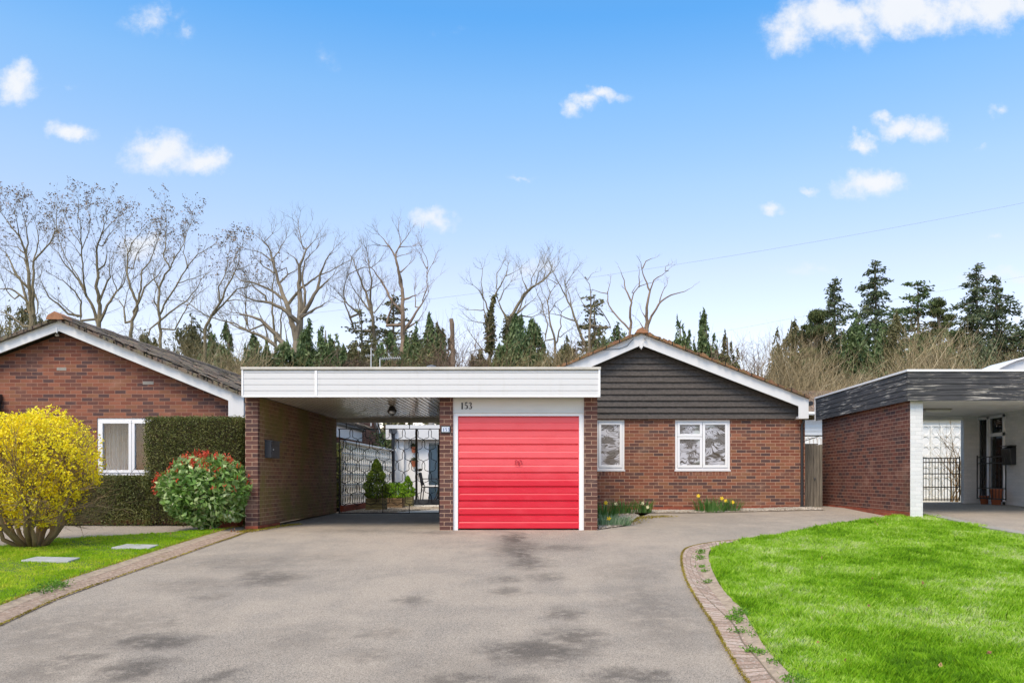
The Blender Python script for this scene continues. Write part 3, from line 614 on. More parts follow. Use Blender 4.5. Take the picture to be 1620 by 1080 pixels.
bx = lambda p: X_(p, YB); bz = lambda p: Z_(p, YB)
ro, ri = (bx(1014.5), bz(527.5)), (bx(1014.5), bz(546)); RE = (bx(1279.5), bz(630.7)); LE = (bx(885), bz(582.8)); sl = (ro[1]-LE[1])/(ro[0]-LE[0])
LX = -1.75; LE = (LX, ro[1]-(ro[0]-LX)*sl)
M().prism([ro, RE, (bx(1279.5), bz(662)), (bx(1263.5), bz(662)), (bx(1263.5), bz(642.5)), ri, (LX, LE[1]-.29), LE], YB, YB+.03).build('bargeboard', MT['barge'], house, bevel=.006)
M().box(bx(1011.8), bx(1016.8), YB-.02, YB-.001, bz(550), bz(541)).prism([(bx(1013), bz(550)), (bx(1015.6), bz(550)), (bx(1014.3), bz(553))], YB-.018, YB-.003).build('finial', MT['barge'], house)
M().box(bx(1263.5), bx(1279.5), YB+.03, 29, bz(662), bz(658)).box(bx(1276.5), bx(1279.5), YB+.03, 29, bz(658), bz(636)).build('soffit', MT['barge'], house)
# tile hanging: overlapping rows clipped by the rake
me = M(); rows = 12; zt = ri[1]+.06; rh = (zt-ZT+.0)/rows*1.0
def rake_x(zv, side):
    zi = zv-.1; return ri[0]+(ri[1]-zi)/((ri[1]-bz(642.5))/(bx(1263.5)-ri[0])) if side > 0 else ri[0]-(ri[1]-zi)/sl
for i in range(rows):
    za, zb = ZT-.02+i*rh, ZT-.02+(i+1)*rh+.01
    xa0, xa1 = max(HX0, rake_x(za, -1)), min(HX1-.0, rake_x(za, 1)); xb0, xb1 = max(HX0, rake_x(zb, -1)), min(HX1-.0, rake_x(zb, 1))
    if xb1 < xb0: xb0 = xb1 = ri[0]
    if zb > ri[1]+.07: zb = ri[1]+.05
    n_ = max(1, int((xa1-xa0)/.165))
    me.add([(xa0, YG-.075, za), (xa1, YG-.075, za), (xb1, YG-.035, zb), (xb0, YG-.035, zb), (xa0, YG+.1, za), (xa1, YG+.1, za), (xb1, YG+.1, zb), (xb0, YG+.1, zb)], [(0, 1, 2, 3), (7, 6, 5, 4), (0, 4, 5, 1), (1, 5, 6, 2), (2, 6, 7, 3), (3, 7, 4, 0)])
    for k in range(n_):       # the single tiles of a row, very slightly proud of each other
        u0 = xa0+.012+k*.165+(.08 if i % 2 else 0)
        if u0+.15 > xb1 or u0 < xb0: continue
        d_ = rng.uniform(.001, .008)
        me.add([(u0, YG-.075-d_, za-.003), (u0+.155, YG-.075-d_, za-.003), (u0+.155, YG-.036-d_, zb-.012), (u0, YG-.036-d_, zb-.012), (u0, YG-.07, za), (u0+.155, YG-.07, za), (u0+.155, YG-.03, zb-.012), (u0, YG-.03, zb-.012)], [(0, 1, 2, 3), (7, 6, 5, 4), (0, 4, 5, 1), (1, 5, 6, 2), (2, 6, 7, 3), (3, 7, 4, 0)])
me.build('gable_cladding', MT['tile_hang'], house)
me = M(); roof_slab(me, ro, RE, YB-.06, 29); roof_slab(me, ro, LE, YB-.06, 29); verge_bumps(me, ro, RE, YB-.07); verge_bumps(me, ro, LE, YB-.07)
rf = me.build('roof', MT['roof_orange'], house)
me = M(); 
for k in range(22): me.prism([(ro[0]-.15, ro[1]-.0), (ro[0]-.1, ro[1]+.075), (ro[0], ro[1]+.125), (ro[0]+.1, ro[1]+.075), (ro[0]+.15, ro[1]-.0)], YB-.1+k*.45, YB-.1+k*.45+.46-(k % 2)*.02)
me.build('ridge_tile', MT['ridge'], rf)
M().tube([(bx(1276), YG-.06, z(663)), (bx(1276), YG-.06, z(668)), (bx(1276)-.03, YG-.045, z(672)), (bx(1276)-.03, YG-.045, .2)], .034, 8).build('downpipe', MT['black'], house)
M().tube([(RE[0]+.05, YB+.0, RE[1]-.1), (RE[0]+.05, 29, RE[1]-.1)], .055, 8).build('gutter', MT['black'], house)
M().tube([(bx(1020), YB-.03, bz(533)), (bx(1021), YB-.1, bz(534.5)), (bx(1019), YB-.04, bz(537))], .018, 5).build('cable_bracket', MT['aerial'], house)
M().tube([(bx(1002), YB-.012, bz(536)), (bx(992), YB-.015, bz(547)), (bx(980), YB-.015, bz(551.5)), (bx(955), YB-.012, bz(553.5))], .007, 5).build('roof_cable', MT['lead'], house)
# ---------------- GARAGE AND CARPORT OF THE BUNGALOW
YF = 14.44; YW = 19.85
gx_ = lambda p: X_(p, YF); gz = lambda p: Z_(p, YF)
car = thing('garage_and_carport', 'flat-roofed carport and garage with white slatted fascia and red door numbered 153', 'garage', (-2, YF, 0))
PX = [(gx_(388.3), gx_(407.8)), (gx_(695.5), gx_(716.3)), (gx_(924), gx_(945))]; ZC = 2.345
M().box(*PX[0], YF, YW, .08, ZC).build('carport_wall', MT['brick_wall_mossy'], car)
M().box(PX[0][0]-.002, PX[0][1]+.001, YF-.004, YF+.1, .07, ZC-.001).build('pier', MT['brick_pier'], car)
M().box(PX[0][0]-.006, PX[0][1]+.005, YF-.012, YF+1.2, -.15, .075).build('plinth', MT['plinth'], car)
for i in (1, 2):
    M().box(*PX[i], YF, YF+.33, -.15, ZC).build('pier', MT['brick_pier'], car)
M().box(PX[1][0], PX[1][0]+.22, YF+.33, YW, -.1, ZC).box(PX[2][1]-.22, PX[2][1], YF+.33, YG-.1, -.1, ZC).build('side_wall', MT['brick_wall_mossy'], car)
# fascia: five overlapping boards, trim on top
fx0, fx1, fy = X_(382.3, 14.2), X_(949.8, 14.2), 14.2
fb = [626.3, 617.8, 608.3, 598.8, 589.5, 585.8]; me = M(); zz = [Z_(p, fy) for p in fb]
for k in range(5):
    me.prism([(fy, zz[k]+.004), (fy-.0, zz[k+1]-.008), (fy+.012, zz[k+1]), (fy+.03, zz[k+1]), (fy+.03, zz[k])], fx0+.02, fx1-.02, 'x')
me.box(fx0, fx1, fy+.03, fy+.05, zz[0], Z_(583, fy))
fo = me.build('fascia', MT['pvc'], car)
M().box(fx0, fx0+.03, fy-.016, fy+.06, zz[0]-.004, Z_(584, fy)).box(fx1-.035, fx1, fy-.016, fy+.06, zz[0]-.004, Z_(584, fy)).box(X_(498, fy), X_(502, fy), fy-.014, fy+.05, zz[0]-.003, zz[5]).box(fx0, fx1, fy-.012, fy+.02, zz[0]-.02, zz[0]+.004).build('fascia_trim', MT['frame'], fo, bevel=.004)
M().box(fx1-.03, fx1-.006, fy+.06, YG-.08, zz[0]+.001, Z_(583, fy)).box(fx0+.006, fx0+.03, fy+.06, YW, zz[0]+.001, Z_(583, fy)).build('side_fascia', MT['pvc'], car)
M().box(fx0-.01, fx1+.01, fy-.03, fy+.12, Z_(584.5, fy), Z_(580.5, fy)).build('roof_edge', MT['edge'], car, bevel=.006)
M().box(fx0+.03, fx1-.03, fy+.05, YW+.1, zz[0]+.1, Z_(584, fy)).build('roof', MT['lead'], car)
me = M(); xx = PX[0][1]; zc = ZC
while xx < PX[1][0]: me.prism([(xx+.016, zc+.012), (xx+.028, zc), (min(xx+.1, PX[1][0])-.001, zc), (min(xx+.1, PX[1][0]), zc+.008), (min(xx+.1, PX[1][0]), zc+.02), (xx, zc+.02), (xx, zc+.012)], fy+.05, YW); xx += .1
m_, t_, b_ = newmat('carport_ceiling_pvc'); b_.inputs['Base Color'].default_value = (.74, .68, .6, 1); b_.inputs['Roughness'].default_value = .14
sx_ = t_.new('ShaderNodeSeparateXYZ', {0: t_.obj}).outputs[0]; fr_ = t_.math('FRACT', t_.math('MULTIPLY', t_.math('ADD', sx_, 20.0-2.0-PX[0][1]), 10.0)); t_.l.new(t_.mix(t_.maprange(fr_, .16, .3), (.1, .085, .07), (.72, .66, .58)), b_.inputs['Base Color'])
bumped(t_, b_, t_.noise(t_.vmath('MULTIPLY', t_.obj, (9, 1.2, 1)), 1.5, 3), .25, .02)
me.build('carport_ceiling', m_, car)
M().box(PX[0][0], PX[2][1], fy+.05, YF, ZC-.001, ZC+.06).build('soffit', MT['pvc'], car)
M().box(PX[0][1], PX[1][0]+.1, YW-.02, YW+.1, Z_(668, YW), ZC+.02).build('back_beam', MT['edge'], car)
# garage door and frame
dx0, dx1, dz0, dz1 = gx_(724), gx_(916.3), gz(836.5), gz(657.5)
M().box(gx_(716.3), dx0, YF+.045, YF+.13, -.05, dz1+.05).box(dx1, gx_(924), YF+.045, YF+.13, -.05, dz1+.05).box(dx0, dx1, YF+.045, YF+.13, dz1, dz1+.05).build('door_frame', MT['frame'], car, bevel=.004)
M().box(gx_(716.3), gx_(924), YF+.03, YF+.12, dz1+.055, ZC).box(gx_(716.3), gx_(924), YF+.022, YF+.05, dz1+.05, dz1+.075).build('header_panel', MT['header'], car)
me = M(); nb = 8; bh = (dz1-dz0)/nb; yd = YF+.07
for k in range(nb):
    a = dz0+k*bh; b = a+bh
    me.prism([(yd+.034, a), (yd, a+.014), (yd-.004, a+bh*.42), (yd+.01, a+bh*.5), (yd+.004, a+bh*.56), (yd+.0, b-.026), (yd+.034, b-.014), (yd+.034, b), (yd+.05, b), (yd+.05, a)], dx0+.012, dx1-.012, 'x')
dr = me.build('garage_door', MT['red'], car)
M().box(dx0+.002, dx0+.014, yd-.004, yd+.05, dz0, dz1-.004).box(dx1-.014, dx1-.002, yd-.004, yd+.05, dz0, dz1-.004).build('edge_channel', MT['red'], dr)
hx, hz_ = gx_(820), gz(731)
me = M(); me.lathe([(.0, 0), (.02, 0), (.022, .02), (.0, .02)], (0, 0, 0), 10); me.v = [(hx+a, yd-.004-c, hz_+b) for a, b, c in me.v]
for sg in (-1, 1): me.tube([(hx+sg*.022, yd-.012, hz_+.045), (hx+sg*.055, yd-.022, hz_+.03), (hx+sg*.055, yd-.024, hz_-.03), (hx+sg*.02, yd-.02, hz_-.05)], .0055, 6)
me.tube([(hx, yd-.02, hz_+.03), (hx, yd-.03, hz_-.045)], .007, 6); me.build('door_handle', plain('dark_red_handle', (.42, .015, .03), .35, .2), dr)
M().lathe([(.014, 0), (.012, .012)], (hx, 0, 0), 8); 
for q in ((dx0+.05, gz(807)), (dx1-.05, gz(807)), (dx0+.016, gz(779)), (dx1-.016, gz(779))):
    M().box(q[0]-.016, q[0]+.016, yd-.008, yd+.01, q[1]-.014, q[1]+.014).build('lock_plate', MT['lead'] if q[1] > .7 else MT['red'], dr)
# serif house number painted on the header
def digits(me, s, x0, z0, h, y0, y1, wgt=1.0, gap=1.0):
    w_ = h*.5
    for ch in s:
        q = lambda a, b: (x0+a*w_, z0+b*h)
        t1, t2 = h*.05*wgt, h*.155*wgt
        if ch == '1':
            me.ribbon([q(.5, .02), q(.5, .97)], [t2, t2], y0, y1); me.ribbon([q(.22, .8), q(.36, .86), q(.5, .985)], [t1, t1*1.6, t1*1.2], y0+.001, y1); me.ribbon([q(.2, .02), q(.8, .02)], [t1, t1], y0+.001, y1)
        elif ch == '5':
            me.ribbon([q(.2, .93), q(.86, .95)], [t2*.85]*2, y0, y1); me.ribbon([q(.22, .96), q(.17, .52)], [t1*1.2]*2, y0+.001, y1)
            pts = [q(.17, .53), q(.42, .62), q(.68, .56), q(.84, .36), q(.76, .14), q(.5, .03), q(.24, .05), q(.1, .15)]; me.ribbon(pts, [t1, t1*1.6, t2*.8, t2, t2*.9, t1*1.2, t1, t2*.7], y0+.002, y1)
        else:
            me.ribbon([q(.12, .82), q(.28, .95), q(.5, .99), q(.74, .9), q(.76, .7), q(.6, .57), q(.36, .52)], [t2*.6, t1, t1*1.2, t2*.8, t2, t1*1.3, t1], y0, y1)
            me.ribbon([q(.36, .53), q(.66, .5), q(.86, .32), q(.78, .12), q(.52, .02), q(.26, .04), q(.1, .15)], [t1, t1*1.4, t2, t2*.9, t1*1.3, t1, t2*.7], y0+.001, y1)
        x0 += w_*1.22*gap
    return me
digits(M(), '153', gx_(728.3), gz(646.6), .117, YF+.022, YF+.031, 1.35).build('house_number', MT['black'], car)
# things fixed to the carport
pl = thing('house_number_plaque', 'small dark-framed plaque of pale blue tiles reading 153 on the brick pier', 'number plaque', (gx_(705), YF, gz(679)))
M().box(gx_(697), gx_(713), YF-.02, YF-.001, gz(685), gz(673)).build('frame', MT['black'], pl, bevel=.004)
m_tile = plain('pale_blue_glazed_tile', (.62, .7, .8), .2, .06); m_blue = plain('blue_glaze', (.05, .09, .28), .3, .1)
for k in range(3):
    a = gx_(699.2+k*4.2); tl = M().box(a, a+.043, YF-.026, YF-.019, gz(683), gz(675)).build('tile', m_tile, pl)
    digits(M(), '153'[k], a+.012, gz(682), .06, YF-.03, YF-.0255, 1.3).build('digit', m_blue, tl)
mb = thing('letterbox', 'anthracite metal letterbox on the mossy brick wall inside the carport', 'letterbox', (PX[0][1], 16.0, 1.2))
y0, y1 = F*abs(PX[0][1])/(VX-418.5), F*abs(PX[0][1])/(VX-431)
zt_, zb_ = CZ+(VY-696)/F*y0, CZ+(VY-724)/F*y0; xw = PX[0][1]
M().box(xw, xw+.12, y0, y1+.05, zb_, zt_).build('body', MT['anthracite'], mb, bevel=.01)
M().prism([(xw, zt_+.012), (xw+.15, zt_-.004), (xw+.15, zt_-.02), (xw, zt_+.0)], y0-.012, y1+.062).build('lid', MT['anthracite'], mb)
M().box(xw+.12, xw+.124, y0+.04, y1, zt_-.11, zt_-.06).build('slot', MT['black'], mb); M().box(xw+.12, xw+.13, y0+.1, y0+.125, zb_+.14, zb_+.165).build('lock', MT['aerial'], mb)
lz = Z_(636, 16.4); lx = X_(620, 16.4)
lt = thing('hanging_lantern', 'small black four-sided lantern hanging from the carport ceiling', 'lamp', (lx, 16.4, lz))
M().tube([(lx, 16.4, ZC), (lx, 16.4, Z_(640, 16.4))], .012, 6).build('stem', MT['black'], lt)
lc = Z_(650, 16.4); M().lathe([(.02, .12), (.055, .075), (.09, .01), (.095, -.01)], (lx, 16.4, lc), 6).build('hood', MT['black'], lt)
M().lathe([(.088, -.012), (.07, -.05), (.02, -.1)], (lx, 16.4, lc), 6).build('shade', glass('lantern_glass', refl=.2), lt)
# ---------------- wrought iron gate at the back of the carport
YI = 19.9; ig = thing('wrought_iron_gate', 'black wrought iron gate of wavy ogee bars across the back of the carport', 'gate', (X_(615, YI), YI, .1))
ix = lambda p: X_(p, YI); iz = lambda p: Z_(p, YI); me = M()
quarter = [(0, 0), (12, 17), (18, 40), (18, 66), (14, 88), (20, 104), (42, 114), (64, 121), (80, 133)]; s_ = 1/7.71
colw = 160*s_/2; rowh = 133*s_
for j in range(7):
    pyt = 678+j*rowh
    for i in range(-1, 17):
        cx = 535+i*colw*1.0
        if (i+j) % 2: continue
        for sg in (-1, 1):
            pts = [(cx+sg*a*s_, pyt+b*s_) for a, b in quarter]
            if min(p[0] for p in pts) < 534 or max(p[0] for p in pts) > 697 or pts[-1][1] > 806: continue
            me.tube([(ix(a), YI, iz(b)) for a, b in pts], .0075, 4, cap=False)
me.build('lattice', MT['iron'], ig)
for p_ in (537, 695): M().box(ix(p_)-.012, ix(p_)+.012, YI-.012, YI+.012, iz(811.5), iz(678)).build('stile', MT['iron'], ig)
M().box(ix(537), ix(696), YI-.01, YI+.01, iz(678.7), iz(677.6)).build('top_rail', MT['iron'], ig); M().box(ix(537), ix(648), YI-.01, YI+.01, iz(811.8), iz(810.6)).build('bottom_rail', MT['iron'], ig)
M().box(ix(657.2), ix(660.4), YI-.02, YI+.02, iz(790), iz(679)).build('post', MT['iron'], ig)
for p_ in (548, 598, 648): M().box(ix(p_)-.009, ix(p_)+.009, YI-.009, YI+.009, iz(678), iz(668)).build('fixing_bar', MT['iron'], ig)
for p_ in (605.5, 647.5): M().box(ix(p_)-.008, ix(p_)+.008, YI-.008, YI+.008, iz(811), iz(780 if p_ < 640 else 796)).build('drop_bolt', MT['iron'], ig)
M().box(ix(657), ix(667), YI-.03, YI-.021, iz(744), iz(741.5)).box(ix(663), ix(668), YI-.05, YI-.031, iz(744.5), iz(741)).build('latch', MT['iron'], ig)
# ---------------- white pierced block wall beside the patio
sw = thing('screen_block_wall', 'white pierced concrete block wall on a red brick base running beside the patio', 'wall', (-5.05, 20.1, .1))
sx = -5.02; y0, y1 = 20.1, 27.2; zb_ = Z_(799, 20.2); zt_ = Z_(699, 20.2); nb = 6; bh = (zt_-zb_)/nb; ny = int((y1-y0)/bh); me = M()
for j in range(nb):
    for i in range(ny):
        cy, cz = y0+(i+.5)*bh, zb_+(j+.5)*bh; h = bh/2; e = .014; X0, X1 = sx-.012, sx+.012
        me.box(X0, X1, cy-h, cy+h, cz+h-e, cz+h); me.box(X0, X1, cy-h, cy+h, cz-h, cz-h+e); me.box(X0+.001, X1-.001, cy-h, cy-h+e, cz-h+e, cz+h-e); me.box(X0+.001, X1-.001, cy+h-e, cy+h, cz-h+e, cz+h-e)
        for k in range(8):      # ring of petals
            a = k*math.pi/4; b = a+math.pi/4; r0, r1 = .04, h*.93
            me.tube([(sx, cy+r1*.78*math.cos(a), cz+r1*.78*math.sin(a)), (sx, cy+r1*.78*math.cos(b), cz+r1*.78*math.sin(b))], .0105, 4, cap=False)
me.build('pierced_block', MT['block'], sw)
M().box(sx-.07, sx+.07, y0, y1, zt_+.002, zt_+.045).build('coping', MT['block'], sw, bevel=.006)
M().box(sx-.06, sx+.05, y0, y1, -.1, zb_-.002).build('base', MT['plinth'], sw)
C = np.stack([rng.uniform(-6.1, -5.35, 9000), rng.uniform(20.2, 26.8, 9000), .1+1.75*rng.random(9000)**.8], 1); sh = thing('boundary_hedge', 'dark green hedge behind the white pierced block wall', 'hedge', (-5.7, 23.5, .1))
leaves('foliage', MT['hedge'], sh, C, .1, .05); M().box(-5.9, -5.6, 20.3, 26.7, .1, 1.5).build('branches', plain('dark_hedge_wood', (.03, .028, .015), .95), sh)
# ---------------- white rear extension
YE = 27.0; ex = lambda p: X_(p, YE); ez = lambda p: Z_(p, YE)
er = thing('rear_extension', 'white rendered rear extension with deep white fascia seen through the carport', 'house extension', (-3, YE, .16))
M().box(ex(613.5), 1.5, YE-.35, YE-.3, ez(695.5), ez(673)).build('fascia', MT['pvc'], er); M().box(ex(613.5), 1.5, YE-.3, YE+4, ez(693), ez(675)).build('roof', MT['lead'], er)
me = M(); me.box(ex(640), ex(676), YE, YE+.2, .1, ez(692)); me.box(ex(676), 1.5, YE, YE+.2, ez(712)+.2, ez(692)); me.box(ex(622), ex(640), YE-.15, YE+.2, .1, ez(692)); me.box(-1.9, 1.5, YE, YE+.2, .1, ez(692)-.3) if 0 else None
me.build('wall', MT['white_paint'], er)
dx_a, dx_b = ex(676), ex(676)+2.4; zt2 = ez(700)
pd = M().box(dx_a, dx_a+.05, YE-.02, YE+.06, .2, zt2).box(dx_b-.05, dx_b, YE-.02, YE+.06, .2, zt2).box(dx_a+1.15, dx_a+1.22, YE-.02, YE+.06, .2, zt2).box(dx_a, dx_b, YE-.02, YE+.06, zt2, zt2+.06).build('patio_door', MT['frame'], er)
M().box(dx_a+.05, dx_a+1.15, YE, YE+.015, .2, zt2).box(dx_a+1.22, dx_b-.05, YE, YE+.015, .2, zt2).build('pane', MT['glass'], pd)
M().box(dx_a, dx_a+.32, YE+.12, YE+.17, .2, zt2).build('curtain', plain('pale_blue_blind', (.45, .5, .52), .9, .05), pd)
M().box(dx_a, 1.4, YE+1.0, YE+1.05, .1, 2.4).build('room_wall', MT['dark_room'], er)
M().box(ex(659), 1.5, YE-.9, YE+.0, .05, Z_(790, YE-.9)).build('door_step', MT['anthracite'], er)
px0 = ex(625.5); M().tube([(px0, YE-.4, ez(682)), (px0, YE-.4, ez(770)), (px0, YE-.4, .17)], .055, 8).build('downpipe', MT['black'], er)
M().prism([(px0-.12, ez(679)), (px0+.12, ez(679)), (px0+.12, ez(683)), (px0+.07, ez(687)), (px0-.07, ez(687)), (px0-.12, ez(683))], YE-.5, YE-.36).build('hopper', MT['anthracite'], er)
for k, (p_, a, b, lab) in enumerate(((655, 706, 716, 'upper red wall pot with trailing plant on the white extension wall'), (655.5, 727, 738, 'lower red wall pot with trailing plant on the white extension wall'))):
    c = (ex(p_), YE-.08, ez(b)); wp = thing('wall_pot', lab, 'plant pot', c, 'red pots on the white extension wall')
    M().lathe([(.05, 0), (.075, .12), (.09, .16), (.09, .19), (.07, .19)], c, 12).build('pot', MT['terracotta'], wp)
    C = np.array(c)+np.array([0, 0, .22])+rng.normal(size=(160, 3))*np.array([.06, .05, .04]); leaves('plant', MT['olv'], wp, C, .07, .03)
# ---------------- brick building behind the block wall, its gable facing the patio
nb_ = thing('rear_brick_bungalow', 'orange-red brick gable with white bargeboards and white downpipe behind the pierced white block wall', 'house', (-6.5, 27, .1))
GX = -6.55; yA = F*abs(GX)/(VX-552); yB = F*abs(GX)/(VX-603); ym = (yA+yB)/2; ze_ = 2.2; zr = ze_+(ym-yA)*.62
M().prism([(yA, 0), (yB, 0), (yB, ze_), (ym, zr), (yA, ze_)], GX-.2, GX, 'x').build('gable_wall', MT['brick_far'], nb_)
M().box(GX-8, GX-.2, yA, yA+.2, 0, ze_).build('wall', MT['concrete'], nb_)
M().prism([(yA-.2, ze_-.45), (yA+.02, ze_-.45), (yA+.02, ze_-.02), (ym, zr-.1), (yB-.02, ze_-.02), (yB-.02, ze_-.4), (yB+.2, ze_-.4), (yB+.2, ze_), (ym, zr+.12), (yA-.2, ze_)], GX+.002, GX+.09, 'x').build('bargeboard', MT['barge'], nb_)
M().prism([(yA-.25, ze_+.02), (ym, zr+.13), (yB+.25, ze_+.02), (yB+.25, ze_+.1), (ym, zr+.22), (yA-.25, ze_+.1)], GX-8, GX+.1, 'x').build('roof', MT['roof_grey'], nb_)
M().tube([(GX-8, yA-.3, ze_-.02), (GX+.12, yA-.3, ze_-.02)], .07, 8).build('gutter', MT['black'], nb_)
M().tube([(GX+.1, yB+.08, ze_), (GX+.1, yB+.08, .1)], .05, 8).build('downpipe', MT['frame'], nb_)
# ---------------- aerials and flue above the flat roof
def aerial(name, lab, px, pbase, ptop, Y, boom, els):
    c = at(px, pbase, Y); a = thing(name, lab, 'aerial', tuple(c), 'television aerials')
    M().tube([(c.x, Y, 2.6), at(px, ptop, Y)], .018, 6).build('mast', MT['aerial'], a)
    me = M(); p0, p1 = at(*boom[0], Y), at(*boom[1], Y); me.tube([p0, p1], .012, 5)
    me.build('boom', MT['aerial'], a); me = M()
    for u in els:
        q = p0.lerp(p1, u); me.tube([q+Vector((0, -.16, -.02)), q+Vector((0, .16, .02))], .007, 4); me.tube([q+Vector((-.02, 0, .055)), q+Vector((.02, 0, -.055))], .007, 4)
    me.build('element', MT['aerial'], a); return a
aerial('tv_aerial', 'thin aerial with a long horizontal row of elements above the flat roof', 601, 583, 567, 26.5, ((602, 567.5), (633, 566)), [i/9 for i in range(10)])
a2 = aerial('tv_aerial', 'leaning aerial mast with a crossbar, left of the longer aerial', 587, 583, 550, 26.5, ((578, 563), (592, 561)), [.1, .35, .9])
c = at(675, 583, 26.5); fl = thing('roof_flue', 'short pale flue with a dark mushroom cowl above the flat roof', 'flue', (c.x, 27.6, 2.6)); cz = Z_(577, 26.5)
M().tube([(c.x, 27.6, 2.6), (c.x, 27.6, cz)], .1, 10).build('pipe', MT['concrete'], fl); M().lathe([(.04, -.06), (.04, .0), (.2, .0), (.14, .06), (.02, .09)], (c.x, 27.6, cz+.06), 12).build('cowl', MT['lead'], fl)
# ---------------- planters with topiary
def planter(px, py, w_, h_, Y, lab, labp, kind, mat_):
    c = (X_(px, Y), Y, H(X_(px, Y), Y)+.02); p_ = thing('planter', lab, 'planter', c, 'square planters on the patio'); wd = w_/F*Y/2; hh = h_/F*Y
    me = M(); n_ = 4
    for k in range(n_): e = .006*(k % 2); me.box(c[0]-wd+e, c[0]+wd-e, Y-wd+e, Y+wd-e, c[2]+hh*k/n_+.004, c[2]+hh*(k+1)/n_)
    me.build('tub', mat_, p_, bevel=.012); M().box(c[0]-wd+.04, c[0]+wd-.04, Y-wd+.04, Y+wd-.04, c[2]+hh, c[2]+hh+.005).build('soil', MT['soil'], p_)
    return c, hh
def topiary(c, r, h, lab, m, cat, n=2600, taper=1.0, stem=True, L=.07, brown=False):
    t_ = thing('topiary' if taper else 'small_shrub', lab, cat, c)
    M().tube([(c[0], c[1], c[2]-.02), (c[0]+.01, c[1], c[2]+h*.8)], [.03, .01], 6).build('stem', MT['bark_brown'], t_)
    zz_ = rng.random(n)**1.3; rr = r*(1-zz_**1.5*taper*.95)*np.minimum(1, .55+zz_*4)*(1+.13*np.sin(zz_*23+rng.normal()))*(.45+.55*rng.random(n)**.4); an = rng.uniform(0, 6.283, n); rr *= 1+.12*np.sin(an*3+zz_*9)
    C = np.stack([c[0]+rr*np.cos(an), c[1]+rr*np.sin(an), c[2]+zz_*h], 1); out_ = np.stack([np.cos(an)*.6, np.sin(an)*.6, .9+0*an], 1)
    leaves('foliage', m, t_, C, L, L*.4, unit(out_), .45)
c, hh = planter(595.5, 806, 29, 19, 21.6, 'mossy dark square planter holding the tall conical conifer', '', 0, MT['planter_stone'])
topiary((c[0], c[1], c[2]+hh), .37, .83*1.22, 'tall conical conifer with brown tip in the mossy planter on the patio', MT['topiary'], 'conifer', 6500, .95, L=.06)
c, hh = planter(625.5, 803, 26, 16, 23.2, 'brown square planter with a low leafy bush, between the two other planters', '', 0, MT['planter_brown'])
topiary((c[0], c[1], c[2]+hh), .36, .42, 'low rounded lime green bush in the middle planter', MT['lime'], 'shrub', 1700, .6)
c, hh = planter(645, 801, 18, 15, 24.6, 'yellow-green mossy planter nearest the gate post, rightmost of the three', '', 0, MT['planter_stone'])
topiary((c[0], c[1], c[2]+hh), .26, .62, 'small bright green cone bush in the rightmost planter', MT['lime'], 'shrub', 1900, 1.0)
# ---------------- garden chair
Yc = 25.6; cx_ = X_(676, Yc); gz0 = Z_(790, YE-.9); ch = thing('garden_chair', 'black metal garden chair with lattice back on the patio step', 'chair', (cx_, Yc, gz0))
q = lambda p, pp, dy=0: tuple(at(p, pp, Yc)+Vector((0, dy, 0)))
bz_, sz_, az_ = Z_(747.5, Yc), Z_(770, Yc), Z_(757, Yc); xl, xr_ = X_(664, Yc), X_(694, Yc)
Bl = [(xl-.03, Yc, bz_), (xl-.02, Yc-.5, bz_)]
# side-on chair: back at the left, facing right
me = M()
for dy in (0, .5):
    me.tube([(xl+.02, Yc+dy, gz0), (xl+.06, Yc+dy, sz_), (xl-.03, Yc+dy, bz_)], .016, 6)
me.tube([(xl-.03, Yc, bz_), (xl-.03, Yc+.5, bz_)], .016, 6)
me.build('back_frame', MT['iron'], ch)
me = M()
for k in range(9):
    a = k/8
    for (u0, v0), (u1, v1) in (((a, 0), (min(1, a+.6), min(1, (min(1, a+.6)-a)/.6))), ((a, 0), (max(0, a-.6), (a-max(0, a-.6))/.6))):
        f_ = lambda u, v: (xl+.05-.075*v, Yc+.5*u, sz_+.05+(bz_-sz_-.07)*v); me.tube([f_(u0, v0), f_(u1, v1)], .007, 4)
me.build('lattice', MT['iron'], ch)
M().box(xl+.05, xr_, Yc, Yc+.5, sz_-.02, sz_).build('seat', MT['iron'], ch); M().box(xl+.07, xr_-.02, Yc+.02, Yc+.48, sz_+.002, sz_+.05).build('cushion', MT['cushion'], ch, bevel=.02)
for dy in (0, .5):
    M().tube([(xl-.0, Yc+dy, az_), (xr_-.1, Yc+dy, az_), (xr_-.01, Yc+dy, az_-.06), (xr_, Yc+dy, sz_)], .014, 6).build('armrest', MT['iron'], ch)
    M().tube([(xr_-.02, Yc+dy, sz_), (xr_-.02, Yc+dy, sz_-.1), (xr_-.09, Yc+dy, gz0+.08), (xr_-.16, Yc+dy, gz0)], .015, 6).build('leg', MT['iron'], ch)
ch.rotation_euler = (0, 0, 0)
# ---------------- LEFT HOUSE
YL = 16.7; lx_ = lambda p: X_(p, YL); lz_ = lambda p: Z_(p, YL)
lh = thing('neighbour_bungalow', 'red brick bungalow with white bargeboards and lichened grey tiled roof at the left edge', 'house', (-9, YL, 0))
wl = (lx_(153.5), lx_(268), lz_(752), lz_(661)); YBL = 16.45; lbx = lambda p: X_(p, YBL); lbz = lambda p: Z_(p, YBL)
ro, ri = (lbx(92.5), lbz(507)), (lbx(92.5), lbz(523.5)); RE = (lbx(385.5), lbz(625.8)); sR = (ro[1]-RE[1])/(RE[0]-ro[0]); LX = lbx(92.5)*2-RE[0]; LE = (LX, ro[1]-(ro[0]-LX)*.375)
wx0, wx1 = LX+.25, lx_(384); ztop = lz_(661)
me = M(); wall_with_holes(me, wx0, wx1, -.1, ztop, YL, YL+.25, [wl]); sRi = (ri[1]-lbz(633.5))/(lbx(360.7)-ri[0]); xx = wx1
